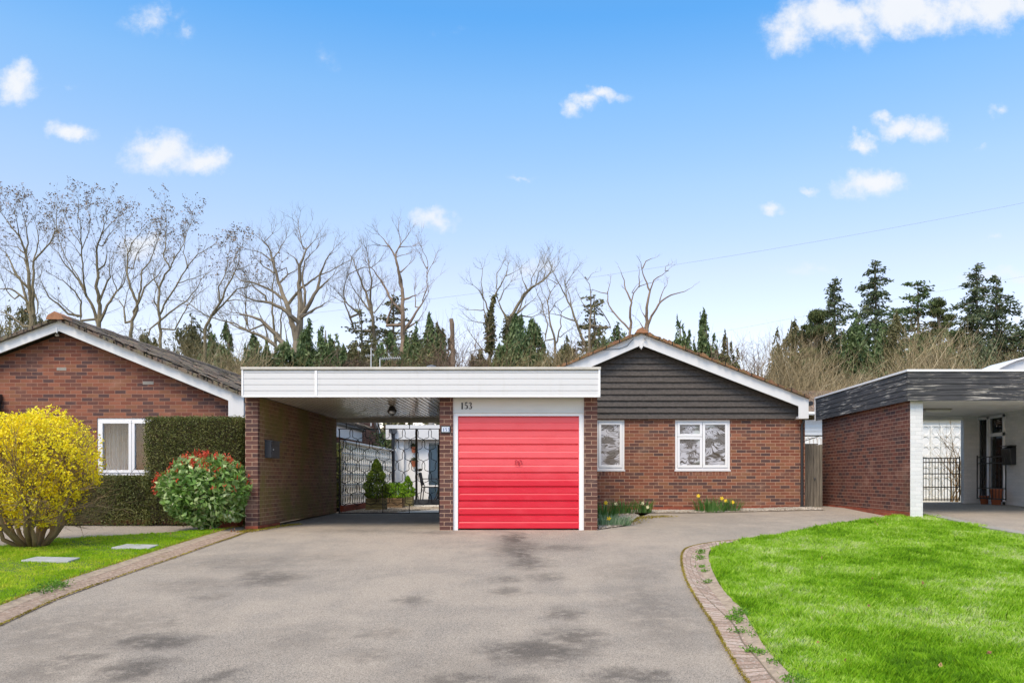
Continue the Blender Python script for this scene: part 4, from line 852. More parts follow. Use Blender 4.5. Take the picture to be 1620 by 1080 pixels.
me.prism([(wx0, ztop), (wx1, ztop), (wx1, ri[1]-.08-(wx1-ri[0])*sRi+.1), (ri[0], ri[1]+.02), (wx0, ri[1]+.02-(ri[0]-wx0)*.375)], YL, YL+.25)
me.box(wx1-.25, wx1, YL+.25, 27, -.1, ztop)
me.build('wall', MT['brick_left'], lh)
window(lh, *wl, YL+.03, [(0, .475, 0, 1), (.475, 1, 0, 1)])
me = M(); cxs = [wl[0]+.13+i*.0145 for i in range(34)]
pts = [(u, YL+.1+.018*math.sin(i*.95)+.01*math.sin(i*.7)) for i, u in enumerate(cxs)]
me.add([(a, b, wl[2]+.08) for a, b in pts]+[(a+(.0 if a > cxs[20] else .0), b, wl[3]-.1) for a, b in pts], [(i, i+1, i+35-1+0, i+34) for i in range(33)])
me.build('curtain', MT['curtain'], lh, smooth=True)
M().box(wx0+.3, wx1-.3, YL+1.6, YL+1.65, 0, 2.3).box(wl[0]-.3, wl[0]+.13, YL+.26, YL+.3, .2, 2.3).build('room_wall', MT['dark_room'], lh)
wb = M().box(wl[0]+.95, wl[0]+1.45, YL+.45, YL+.9, wl[2]-.2, wl[3]-.15).box(wl[0]+.8, wl[1], YL+.3, YL+1.2, wl[2]-.4, wl[2]+.2).build('room_furniture', MT['grey_room'], lh, bevel=.03)
M().prism([ro, RE, (RE[0], lbz(660.8)), (lbx(361), lbz(660.8)), (lbx(361), lbz(633.5)), ri, (LX, LE[1]-.22), LE], YBL, YBL+.03).build('bargeboard', MT['barge'], lh, bevel=.006)
M().box(lbx(361), RE[0], YBL+.03, 27, lbz(660.8), lbz(657)).box(RE[0]-.03, RE[0], YBL+.03, 27, lbz(657), lbz(630)).build('soffit', MT['barge'], lh)
me = M(); roof_slab(me, ro, RE, YBL-.06, 29, .07, .3, .03); roof_slab(me, ro, LE, YBL-.06, 29, .07, .3, .03); verge_bumps(me, ro, RE, YBL-.07, .05); verge_bumps(me, ro, LE, YBL-.07, .05)
rf = me.build('roof', MT['roof_grey'], lh); me = M()
for k in range(28): h_ = rng.uniform(-.01, .012); me.prism([(ro[0]-.17, ro[1]+.0), (ro[0]-.13, ro[1]+.08+h_), (ro[0], ro[1]+.15+h_), (ro[0]+.13, ro[1]+.08+h_), (ro[0]+.17, ro[1]+.0)], YBL-.12+k*.45, YBL-.12+k*.45+.44)
me.build('ridge_tile', MT['roof_grey'], rf); M().prism([(ro[0]-.175, ro[1]), (ro[0]-.135, ro[1]+.085), (ro[0], ro[1]+.16), (ro[0]+.135, ro[1]+.085), (ro[0]+.175, ro[1])], YBL-.14, YBL+.2).build('ridge_end_tile', MT['ridge'], rf)
# raised, lichened tiles on the slope that faces the carport
me = M(); n_ = 13; nrm = Vector((sR, 0, 1)).normalized()
for i in range(n_):
    for k in range(42):
        if rng.random() < .35: continue
        u = (i+.5)/n_; xx = ro[0]+(RE[0]-ro[0])*u; zz_ = ro[1]+(RE[1]-ro[1])*u+.085; yy_ = YBL+k*.3+.05*(i % 2)+rng.normal()*.02; hb = rng.uniform(.004, .022); a = .13
        me.add([(xx-a, yy_-.12, zz_+sR*a), (xx+a, yy_-.12, zz_-sR*a), (xx+a, yy_+.12, zz_-sR*a), (xx-a, yy_+.12, zz_+sR*a), (xx-a+.01, yy_-.1, zz_+sR*a+hb), (xx+a-.01, yy_-.1, zz_-sR*a+hb), (xx+a-.01, yy_+.1, zz_-sR*a+hb), (xx-a+.01, yy_+.1, zz_+sR*a+hb)], [(0, 1, 5, 4), (1, 2, 6, 5), (2, 3, 7, 6), (3, 0, 4, 7), (4, 5, 6, 7)])
me.build('raised_tile', MT['roof_grey'], rf)
M().tube([(RE[0]+.05, YBL, RE[1]-.08), (RE[0]+.05, 27, RE[1]-.08)], .05, 8).build('gutter', MT['black'], lh)
M().tube([(lbx(92.5), YBL-.05, lbz(527)), (lbx(92.7), YBL-.07, lbz(519))], .02, 6).build('finial', MT['frame'], lh)
fl_ = M().lathe([(.03, 0), (.045, -.03), (.03, -.05)], (lx_(94), YL-.08, lz_(529)), 8).build('security_lamp', MT['frame'], lh)
M().box(lx_(0)-.6, lx_(5), YL-.3, YL-.02, lz_(636), lz_(624)).box(lx_(-2), lx_(4), YL-.2, YL-.05, lz_(662), lz_(636)).build('porch_gutter', MT['black'], lh)
M().box(lx_(90), lx_(105), YL-.005, YL+.01, lz_(586), lz_(581)).build('vent_brick', MT['concrete'], lh); M().box(lx_(226), lx_(243), YL-.005, YL+.01, lz_(608), lz_(603)).build('vent_brick', MT['concrete'], lh)
tag(M().box(X_(346, 15), X_(378, 15), 14.92, 15.2, -.1, Z_(819, 15)).build('low_brick_wall', MT['plinth']), 'low red brick base showing under the photinia beside the left pier', 'wall')
# ---------------- RIGHT NEIGHBOUR: flat roofed carport
YR = 15.53; YRB = 20.6; rx = lambda p: X_(p, YR); rz = lambda p: Z_(p, YR)
nc = thing('neighbour_carport', 'flat-roofed white carport with peeling black timber fascia and red brick side wall at the right', 'carport', (9, YR, .1))
WX0, WX1 = rx(1440), rx(1460); ZR0, ZR1 = rz(633), rz(588)
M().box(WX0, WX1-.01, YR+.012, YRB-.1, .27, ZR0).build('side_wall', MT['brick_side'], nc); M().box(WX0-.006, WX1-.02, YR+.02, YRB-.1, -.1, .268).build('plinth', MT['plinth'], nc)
M().box(WX0+.004, WX1, YR, YR+.2, .0, ZR0).box(WX1-.008, WX1+.002, YR+.2, YRB, .1, ZR0+.1).build('white_pier', MT['brick_white'], nc)
me = M(); nb = 5; bh = (ZR1-ZR0)/nb; yf = YR-.12; xf = WX0-.1
for k in range(nb):
    a, b = ZR0-.02+k*bh, ZR0-.02+(k+1)*bh-.012
    me.box(xf, 17, yf, yf+.022, a, b)
me.box(xf+.01, 17, yf+.022, yf+.05, ZR0-.015, ZR1); me.build('fascia', MT['fascia_old'], nc)
me = M()
for k in range(nb):
    a, b = ZR0-.02+k*bh, ZR0-.02+(k+1)*bh-.012; me.box(xf-.0, xf+.022, yf+.05, YRB+.1, a, b)
me.box(xf+.022, xf+.04, yf+.05, YRB+.1, ZR0-.015, ZR1); me.build('side_fascia', MT['fascia_old'], nc)
M().box(xf-.02, 17, yf-.02, yf+.06, ZR1-.01, ZR1+.03).box(xf-.02, xf+.06, yf+.06, YRB+.12, ZR1-.01, ZR1+.03).box(xf-.015, xf+.02, YRB+.1, YRB+.13, ZR0-.02, ZR1).build('roof_edge', MT['frame'], nc)
M().box(xf+.06, 17, yf+.06, YRB, ZR0+.18, ZR1).build('roof', MT['lead'], nc); ZCL = ZR0+.07
M().box(WX1, 12, yf+.05, YRB, ZCL, ZCL+.05).build('ceiling', MT['white_paint'], nc)
SXW = 10.77; fz = .2; bxk = lambda p: X_(p, YRB); bzk = lambda p: Z_(p, YRB)
M().box(bxk(1520), SXW, YRB-.15, YRB, .0, ZCL).build('rear_pier', MT['brick_white'], nc)
M().box(bxk(1458), bxk(1524), YRB-.1, YRB, bzk(664), ZCL).build('rear_beam', MT['white_paint'], nc)
yd0, yd1 = F*SXW/(1590-VX), F*SXW/(1547-VX)
me = M(); me.box(SXW, SXW+.2, 15.4, yd0, 0, ZCL); me.box(SXW, SXW+.2, yd1, YRB+.3, 0, ZCL); me.box(SXW, SXW+.2, yd0, yd1, Z_(655, yd0), ZCL) ; me.build('inner_wall', MT['brick_white'], nc)
dt = Z_(655, yd0); dm = yd1-(yd1-yd0)*.42; e = .06
dfm = M().box(SXW-.03, SXW+.06, yd0, yd0+e, .25, dt).box(SXW-.03, SXW+.06, yd1-e, yd1, .25, dt).box(SXW-.03, SXW+.06, yd0, yd1, dt-e, dt).box(SXW-.03, SXW+.06, dm-.05, dm+.05, .25, dt).box(SXW-.03, SXW+.06, yd0, yd1, .1, .36).box(SXW-.03, SXW+.06, yd0, dm, dt-.5, dt-.42).build('glazed_door', MT['frame'], nc)
M().box(SXW+.01, SXW+.02, yd0+e, yd1-e, .36, dt-e).build('pane', MT['glass'], dfm); M().box(SXW+.05, SXW+.06, dm+.05, yd1-e, .36, dt).build('panel', MT['dark_room'], dfm)
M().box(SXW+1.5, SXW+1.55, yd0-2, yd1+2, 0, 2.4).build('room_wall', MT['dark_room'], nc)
# neighbours' small things
cl = at(1482, 644, 18.2); cl.z = ZCL; cl_t = thing('ceiling_light', 'oblong white light on the ceiling of the right-hand carport', 'lamp', tuple(cl))
M().box(cl.x-.3, cl.x+.3, 18.1, 18.3, ZCL-.03, ZCL-.001).build('base', MT['concrete'], cl_t); M().box(cl.x-.28, cl.x+.28, 18.11, 18.29, ZCL-.08, ZCL-.031).build('diffuser', MT['cushion'], cl_t, bevel=.015)
ya, yb = F*SXW/(1608-VX), F*SXW/(1590-VX); lb = thing('letterbox', 'black letterbox on the white brick wall of the right-hand carport', 'letterbox', (SXW, ya, 1.4))
M().prism([(SXW, Z_(707, ya)+.03), (SXW-.16, Z_(709, ya)), (SXW-.12, Z_(735, ya)), (SXW, Z_(735, ya))], ya, yb-.1).build('body', MT['black'], lb, bevel=.01); M().box(SXW-.175, SXW, ya-.01, yb-.09, Z_(707, ya)+.03, Z_(707, ya)+.045).build('lid', MT['black'], lb)
def railgate(name, lab, pts, z0, z1, n, rails, y_or_x, ax, loc):
    t_ = thing(name, lab, 'gate', loc); a, b = pts; me = M()
    for k in range(n+1):
        u = a+(b-a)*k/n; p_ = (u, y_or_x) if ax == 'x' else (y_or_x, u); r_ = .016 if k in (0, n) else .009
        me.tube([(p_[0], p_[1], z0), (p_[0], p_[1], z1+(.04 if k in (0, n) else 0))], r_, 5)
    me.build('bar', MT['iron'], t_)
    for r_ in rails:
        (M().box(a, b, y_or_x-.012, y_or_x+.012, r_-.012, r_+.012) if ax == 'x' else M().box(y_or_x-.012, y_or_x+.012, a, b, r_-.012, r_+.012)).build('rail', MT['iron'], t_)
    return t_
railgate('iron_gate', 'black barred iron gate across the rear opening of the right-hand carport', (bxk(1461), bxk(1519)), bzk(792), bzk(724), 12, [bzk(724.5), bzk(731), bzk(749), bzk(770), bzk(790)], YRB+.03, 'x', (bxk(1490), YRB, .2))
XG = SXW-.42; g0, g1 = F*XG/(1591-VX), F*XG/(1546-VX)
railgate('door_grille', 'black barred iron gate standing in front of the white glazed door', (g0, g1), .42, Z_(724, yd1), 9, [.44, Z_(771, yd1), Z_(724.5, yd1), Z_(734, yd1)], XG, 'y', (XG, g0, .2))
for (py0, ww, hh, lab) in ((19.29, .31, .42, 'larger terracotta pot behind the door grille'), (19.82, .24, .24, 'smaller terracotta pot behind the door grille')):
    tag(M().lathe([(.3*ww, 0), (.42*ww, hh*.85), (.48*ww, hh*.87), (.48*ww, hh), (.42*ww, hh)], (SXW-.22, py0, .25), 14).build('terracotta_pot', MT['terracotta'], smooth=True), lab, 'plant pot')
YS = 24.0; s2 = thing('white_screen', 'white pierced screen wall behind the iron gate of the right-hand carport', 'wall', (X_(1490, YS), YS, .2)); me = M(); X0, X1 = X_(1440, YS), X_(1560, YS); h = .15; Z0, Z1 = .35, Z_(667, YS)
for i in range(int((X1-X0)/.3)):
    for j in range(int((Z1-Z0)/.3)):
        cx, cz = X0+i*.3+.15, Z0+j*.3+.15
        for k in range(10):
            a, b = k*math.pi/5, (k+1)*math.pi/5; me.tube([(cx+.12*math.cos(a), YS, cz+.12*math.sin(a)), (cx+.12*math.cos(b), YS, cz+.12*math.sin(b))], .014, 4, cap=False)
        me.box(cx-h, cx+h, YS-.03, YS+.03, cz+h-.014, cz+h+.014); me.box(cx-h-.014, cx-h+.014, YS-.029, YS+.029, cz-h+.014, cz+h-.014)
me.build('pierced_block', MT['block'], s2); M().box(X0, X1, YS-.04, YS+.04, .1, .35).build('base', MT['block'], s2)
cs_ = thing('climbing_shrub', 'bare twiggy climber against the white pierced screen at the right', 'shrub', (X_(1508, 23.2), 23.2, .2)); me = M()
for k in range(7): grow_pt = Vector((X_(1508+rng.normal()*4, 23.2), 23.2+rng.normal()*.1, .25)); CL = CL+[grow_pt] if k else [grow_pt]
def late_climber():
    me = M()
    for g_ in CL: grow(me, g_, Vector((rng.normal()*.25, rng.normal()*.1, 1)).normalized(), rng.uniform(1.1, 1.7), .022, 2, .3, 5, None, 6)
    me.build('stems', MT['stem'], cs_)
wo = thing('white_outbuilding', 'white rendered outbuilding glimpsed behind the pierced screen at the right', 'outbuilding', (X_(1490, 27), 27, .2)); M().box(X_(1405, 27), X_(1640, 27), 27, 30, 0, Z_(664, 27)).build('wall', MT['white_paint'], wo); M().box(X_(1400, 27), X_(1645, 27), 26.8, 30, Z_(664, 27), Z_(659, 27)).build('roof', MT['frame'], wo)
# right neighbour's house gable beyond the carport roof
Yg = 21.5; rg = thing('curved_canopy', 'white curved canopy edge showing above the roof of the right-hand carport', 'canopy', (X_(1640, Yg), Yg, .2)); arc_ = [(1566, 592), (1580, 583), (1593, 576.5), (1606, 571), (1620, 567.5), (1650, 564), (1690, 566), (1730, 574), (1760, 590)]
pp = [tuple((at(a_, b_, Yg).x, at(a_, b_, Yg).z)) for a_, b_ in arc_]; M().prism(pp, Yg, Yg+.05).build('end_panel', MT['barge'], rg)
M().prism([(p[0], p[1]+.004) for p in pp]+[(p[0], p[1]+.05) for p in pp[::-1]], Yg-.1, Yg+1.2).build('roof_sheet', MT['frame'], rg)
for k_ in (0, -1): M().box(pp[k_][0]-.04, pp[k_][0]+.04, Yg+.06, Yg+.14, .1, pp[k_][1]).build('post', MT['frame'], rg)
# ---------------- the gap between the houses
Yw = 19.6; gt = thing('wooden_gate', 'tall weathered wooden board gate between the bungalow and the right-hand carport', 'gate', (X_(1288, Yw), Yw, .2)); a, b = X_(1273.5, Yw), X_(1301, Yw); n_ = 6; me = M()
for k in range(n_): u = a+(b-a)*k/n_; me.box(u+.003, u+(b-a)/n_-.003, Yw-rng.uniform(0, .006), Yw+.025, .2, Z_(703, Yw)+rng.uniform(-.01, .01))
me.build('board', MT['gate_wood'], gt); M().box(a, b, Yw+.026, Yw+.07, .5, .6).box(a, b, Yw+.026, Yw+.07, 1.4, 1.5).build('ledge', MT['gate_wood'], gt); M().lathe([(.0, 0), (.025, 0), (.025, .02), (0, .02)], (X_(1288.5, Yw), Yw-.02, Z_(757, Yw)), 10).build('latch', MT['lead'], gt)
tag(M().box(X_(1276.5, Yw), X_(1301, Yw), Yw+.3, Yw+.33, Z_(702, Yw), Z_(702, Yw)+.02).tube([(X_(1276, Yw), Yw+.3, Z_(697, Yw)), (X_(1302, Yw), Yw+.3, Z_(689, Yw))], .01, 5).build('trellis_wire', MT['iron']), 'dark wire stretched just above the wooden gate', 'wire')
sc = thing('scalloped_trellis', 'small white scalloped trellis peeping over the wooden gate', 'trellis', (X_(1288, 20.5), 20.5, 1.6)); me = M()
for k in range(4):
    c = X_(1278+k*6, 20.5); me.tube([(c+.045*math.cos(u), 20.5, Z_(697, 20.5)+.09*math.sin(u)) for u in [i*math.pi/6 for i in range(7)]], .012, 5); me.tube([(c+.045, 20.5, Z_(703, 20.5)), (c+.045, 20.5, Z_(694, 20.5))], .014, 5)
me.build('hoop', MT['frame'], sc)
tag(M().box(X_(1273, 18.5), X_(1294, 18.5), 18.3, 18.62, .1, Z_(805, 18.5)).build('concrete_block', MT['concrete'], bevel=.01), 'grey concrete block at the foot of the wooden gate', 'block')
Yq = 30.0; fh = thing('far_bungalow', 'brown tiled roof over white boarding seen in the gap between the bungalow and right-hand carport', 'house', (X_(1310, Yq), Yq, .2))
M().prism([(Yq-.3, Z_(653, Yq)), (Yq+3.2, Z_(617, Yq)+.33), (Yq+3.2, Z_(617, Yq)+.25), (Yq-.3, Z_(653, Yq)-.08)], X_(1215, Yq), X_(1500, Yq), 'x').build('roof', m_roof('roof_tiles_brown_far', [(.2,.13,.09), (.26,.15,.1), (.15,.1,.075)], (.3, .24, .17)), fh)
M().box(X_(1225, Yq), X_(1490, Yq), Yq, Yq+.2, .1, Z_(690, Yq)).build('wall', MT['white_paint'], fh); me = M()
for k in range(4): me.prism([(Yq-.03, Z_(688-k*6, Yq)), (Yq-.01, Z_(682-k*6, Yq)), (Yq+.1, Z_(682-k*6, Yq)), (Yq+.1, Z_(688-k*6, Yq))], X_(1225, Yq), X_(1490, Yq), 'x')
me.build('boarding', MT['pvc'], fh); M().tube([(X_(1215, Yq), Yq-.38, Z_(655, Yq)), (X_(1500, Yq), Yq-.38, Z_(655, Yq))], .06, 8).build('gutter', MT['frame'], fh)
# ================================================================== PLANTS NEAR THE CAMERA
def grow(me, p, d, length, r, lev, up=.15, kids=3, ends=None, seg=4, n=3):
    pts = [p.copy()]; q = p.copy(); dd = d.copy()
    for i in range(seg):
        dd = (dd+Vector(rng.normal(size=3))*.16+Vector((0, 0, up*.3))).normalized(); q = q+dd*(length/seg); pts.append(q.copy())
    me.tube(pts, [r*(1-.75*i/seg) for i in range(seg+1)], n if lev else 3, cap=False)
    if ends is not None and lev <= 1: ends += pts[2:]
    if lev > 0:
        for _ in range(kids):
            i = int(rng.integers(1, seg+1)); b = pts[i]; t0 = (pts[i]-pts[i-1]).normalized()
            v = Vector(rng.normal(size=3)); v = (v-t0*v.dot(t0)).normalized(); nd_ = (t0*.75+v*.75+Vector((0, 0, up))).normalized()
            grow(me, b, nd_, length*rng.uniform(.45, .7), r*.5, lev-1, up, kids, ends, max(3, seg-1), n)
late_climber()
# forsythia
bx_, by_ = P(38, 871); by_ += .2; fz0 = H(bx_, by_); fs = thing('forsythia_bush', 'large rounded forsythia bush covered in yellow flowers on the left lawn', 'shrub', (bx_, by_, fz0)); me = M(); cc_ = (X_(42, by_), by_, Z_(752, by_))
for k in range(20):
    a = rng.uniform(0, 6.283); tip = Vector((cc_[0]+.85*math.cos(a)*rng.uniform(.2, .9), cc_[1]+.75*math.sin(a)*rng.uniform(.2, .9), cc_[2]+rng.uniform(-.2, .3))); b0 = Vector((bx_+.11*math.cos(a), by_+.09*math.sin(a), fz0)); d = (tip-b0)
    pts = [b0+d*u+Vector((math.cos(a), math.sin(a), 0))*.16*math.sin(u*3.1)+Vector(rng.normal(size=3))*.035*(u > 0) for u in (0, .2, .4, .6, .8, 1)]; me.tube(pts, [.036, .032, .027, .021, .015, .01], 7)
    for i in (2, 3, 4, 5):
        for _ in range(3): grow(me, pts[i], (Vector((pts[i]-Vector(cc_)).normalized())+Vector((0, 0, .7))).normalized(), .5, .009, 2, .3, 2)
me.build('stem', MT['stem'], fs, smooth=True)
def shell(n, c, rx, ry, rz, p=.35, zmin=-1.0):
    v = unit(rng.normal(size=(n, 3))); v = v[v[:, 2] > zmin]; rr = rng.random(len(v))**p
    return v*rr[:, None]*np.array([rx, ry, rz])+np.array(c), v
def superell(v, e=2.6): return v/(np.sum(np.abs(v)**e, axis=1, keepdims=True)**(1/e))
n = 15000; v = superell(unit(rng.normal(size=(n, 3))), 2.7); v = v*(1+.07*np.sin(v[:, :1]*6+v[:, 2:3]*5+1)+.05*np.sin(v[:, 1:2]*9+v[:, 2:3]*7)); rr = rng.random(n)**.28; C = v*rr[:, None]*np.array([.93, .85, .93])
k = (C[:, 2] > -.75) & (rng.random(n) < np.clip(.72+.6*C[:, 2]/.9, .3, 1)); C = C[k]; C[:, :2] *= np.clip(1+.5*(C[:, 2:3]+.1), .55, 1)
lump = vn(C[:, 0]*3, C[:, 2]*3+C[:, 1]*2, 2.2); k = rng.random(len(C)) < np.clip(.62+.55*lump, .15, 1); C = C[k]
C = np.repeat(C, 4, axis=0)+rng.normal(size=(len(C)*4, 3))*.02
leaves('flowers', MT['yellow'], fs, C+np.array(cc_), .042, .026)
me = M()      # fine twigs through the crown
for i in range(900):
    v = Vector(unit(rng.normal(size=(1, 3)))[0]); v.z = abs(v.z)*1.1-.35; b = Vector(cc_)+Vector((v.x*.6, v.y*.6, v.z*.6)); grow(me, b, (v+Vector((0, 0, .6))).normalized(), rng.uniform(.2, .42), .005, 0, .4, 0, None, 3)
me.build('twig', MT['stem'], fs)
# photinia
by_ = 14.35; bx_ = X_(325, by_); pz = H(bx_, by_); ph = thing('photinia_bush', 'rounded photinia bush with glossy green leaves and red tips beside the left pier', 'shrub', (bx_, by_, pz)); me = M(); cc_ = (bx_, by_, Z_(779, by_))
for k in range(9):
    a = rng.uniform(0, 6.28); me.tube([(bx_+.1*math.cos(a), by_+.08*math.sin(a), pz), (bx_+.2*math.cos(a), by_+.15*math.sin(a), pz+.4), (bx_+.5*math.cos(a), by_+.35*math.sin(a), cc_[2]+.2)], [.025, .018, .008], 6)
me.build('stem', MT['stem'], ph); n = 5200; v = superell(unit(rng.normal(size=(n, 3))), 2.3); rr = rng.random(n)**.22; C = v*rr[:, None]*np.array([.76, .62, .64]); C[:, 2] = np.where(C[:, 2] < 0, C[:, 2]*.92, C[:, 2]); lump = 1+.07*np.sin(v[:, 0]*7+v[:, 2]*5); C *= lump[:, None]
leaves('foliage', MT['photinia'], ph, C+np.array(cc_), .13, .058, unit(v*np.array([1, 1, -.2])+np.array([0, 0, -.35])), .45)
n = 300; v = unit(rng.normal(size=(n, 3))); v[:, 2] = np.abs(v[:, 2])*.9+.12; k = v[:, 2] > rng.uniform(.45, 1.2, n); v = unit(v); C = v*np.array([.8, .64, .7])+np.array(cc_); w_ = np.concatenate([C[k], C[rng.random(n) < .3]]); w_ = w_
w_ = np.concatenate([w_, np.array(cc_)+np.array([(-.74+rng.normal()*.03, -.2+rng.normal()*.1, .02+rng.random()*.3) for _ in range(16)])])
C = np.repeat(w_, 6, axis=0)+rng.normal(size=(len(w_)*6, 3))*np.array([.022, .022, .03]); leaves('red_tips', MT['photinia_red'], ph, C, .07, .02, (0, 0, 1), .5)
# hedges
def hedge(name, lab, x0, x1, y0, y1, z0, z1, n, thin=0.0):
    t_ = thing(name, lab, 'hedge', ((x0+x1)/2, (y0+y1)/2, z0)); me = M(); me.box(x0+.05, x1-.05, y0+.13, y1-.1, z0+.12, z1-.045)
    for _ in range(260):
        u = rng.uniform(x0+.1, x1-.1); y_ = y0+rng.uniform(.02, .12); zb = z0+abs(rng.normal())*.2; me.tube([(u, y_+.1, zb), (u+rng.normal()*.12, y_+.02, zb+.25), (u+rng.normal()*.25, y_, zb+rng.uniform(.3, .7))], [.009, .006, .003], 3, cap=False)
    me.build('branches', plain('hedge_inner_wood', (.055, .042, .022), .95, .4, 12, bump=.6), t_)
    def face(n_, f): u = rng.random((n_, 2)); q_ = f(u); return q_
    A = (x1-x0)*(z1-z0); T = (x1-x0)*(y1-y0); S = (y1-y0)*(z1-z0); tot = A+T+2*S; L_ = []
    for ar, f in ((A, lambda u: np.stack([x0+u[:, 0]*(x1-x0), y0+0*u[:, 0], z0+(1-(1-u[:, 1])**1.0)*(z1-z0)], 1)), (T, lambda u: np.stack([x0+u[:, 0]*(x1-x0), y0+u[:, 1]*(y1-y0), z1+0*u[:, 0]], 1)),
                  (S, lambda u: np.stack([x0+0*u[:, 0], y0+u[:, 0]*(y1-y0), z0+u[:, 1]*(z1-z0)], 1)), (S, lambda u: np.stack([x1+0*u[:, 0], y0+u[:, 0]*(y1-y0), z0+u[:, 1]*(z1-z0)], 1))):
        L_.append(face(int(n*ar/tot), f))
    C = np.concatenate(L_); C += rng.normal(size=C.shape)*.022; dpt = rng.random(len(C))**2*.12; C[:, 1] += dpt+.04*vn(C[:, 0], C[:, 2], 4.2)+.02*vn(C[:, 0], C[:, 2], 13)
    hrel = (C[:, 2]-z0)/(z1-z0); k = rng.random(len(C)) < np.clip(.4+hrel*2.4+.25*vn(C[:, 0], C[:, 2], 9), thin, 1)
    leaves('foliage', MT['hedge'], t_, C[k], .036, .017, (0, -.3, 1), .3)
hz0 = H(-8, 15.2)
hedge('clipped_hedge', 'tall square-clipped green hedge against the left house between its window and the pier', X_(229, 15.3), X_(379, 15.3), 15.3, 16.1, hz0, Z_(661, 15.3), 52000, .12)
hedge('low_hedge', 'low clipped hedge below the left house window behind the forsythia', X_(-40, 15.35), X_(229, 15.35)-.02, 15.35, 16.1, hz0, Z_(755, 15.35), 46000, .12)
# daffodil clumps
def daff(px, py, Y, lab, nb_, hgt, spread, flowers, m=None, group='daffodil clumps by the bungalow wall', name='daffodil_clump', pale=False):
    xx, yy_ = (X_(px, Y), Y); zz_ = H(xx, yy_)+.01; t_ = thing(name, lab, 'plant', (xx, yy_, zz_), group); me = M()
    for _ in range(nb_):
        a = rng.uniform(0, 6.28); r_ = spread*math.sqrt(rng.random()); b = Vector((xx+r_*math.cos(a), yy_+r_*math.sin(a)*.6, zz_)); h_ = hgt*rng.uniform(.35, 1.12); ln = Vector((math.cos(a), math.sin(a), 0))*h_*rng.uniform(.15, .75)*(r_/spread+.25); wv = Vector((math.sin(a+rng.normal()), math.cos(a), 0)).normalized()*.0065
        p0, p1, p2 = b, b+Vector((0, 0, h_*.6))+ln*.35, b+Vector((0, 0, h_*rng.uniform(.8, 1)))+ln; me.add([p0-wv, p0+wv, p1+wv, p1-wv, p2], [(0, 1, 2, 3), (3, 2, 4)])
    me.build('leaves', m or MT['daff_leaf'], t_, normals=False, uv=None)
    for fx, fz_ in flowers:
        c = Vector((X_(fx, Y-.05), Y-.12, Z_(fz_, Y-.12))); me = M(); me.tube([(c.x, yy_, zz_), (c.x+.01, yy_-.03, c.z-.05), (c.x, c.y+.03, c.z)], .0045, 4); me.build('stalk', m or MT['daff_leaf'], t_)
        me = M(); R_ = .05
        for k in range(6):
            a = k*math.pi/3+.3; a1, a2 = a-.42, a+.42; me.add([c, (c.x+R_*.62*math.cos(a1), c.y-.002, c.z+R_*.62*math.sin(a1)), (c.x+R_*math.cos(a), c.y+.012, c.z+R_*math.sin(a)), (c.x+R_*.62*math.cos(a2), c.y-.002, c.z+R_*.62*math.sin(a2))], [(0, 1, 2, 3)])
        n0 = len(me.v); me.tube([c+Vector((0, .002, 0)), c+Vector((0, -.02, 0)), c+Vector((0, -.045, -.004))], [.012, .017, .026], 10); me.build('flower', MT['petal_pale'] if pale else MT['petal'], t_, normals=False, uv=None)
daff(955, 800, 17.0, 'clump of daffodil leaves with one yellow bloom against the right garage pier', 170, .38, .3, [(958, 795)])
daff(986, 802, 18.0, 'dark green bulb clump with a drooping pale bud at the corner of the window wall', 150, .36, .26, [(974, 797)], pale=True)
daff(1018, 805, 18.3, 'small bulb clump with one pale cream flower left of centre along the bungalow wall', 110, .34, .2, [(1016, 796), (1024, 802)], pale=True)
daff(1124, 805, 18.45, 'broad clump of daffodils with a tall yellow bloom below the bungalow window', 230, .36, .36, [(1104, 784), (1141, 788)])
daff(1157, 806, 18.45, 'smaller daffodil clump with one yellow bloom at the right of the broad clump', 110, .32, .2, [(1147, 792), (1158, 794)])
daff(964, 826, 15.35, 'silvery spreading plant with a low yellow flower at the foot of the right garage pier', 420, .22, .4, [(963, 820)], MT['silver_leaf'], None, 'silver_leaved_plant')
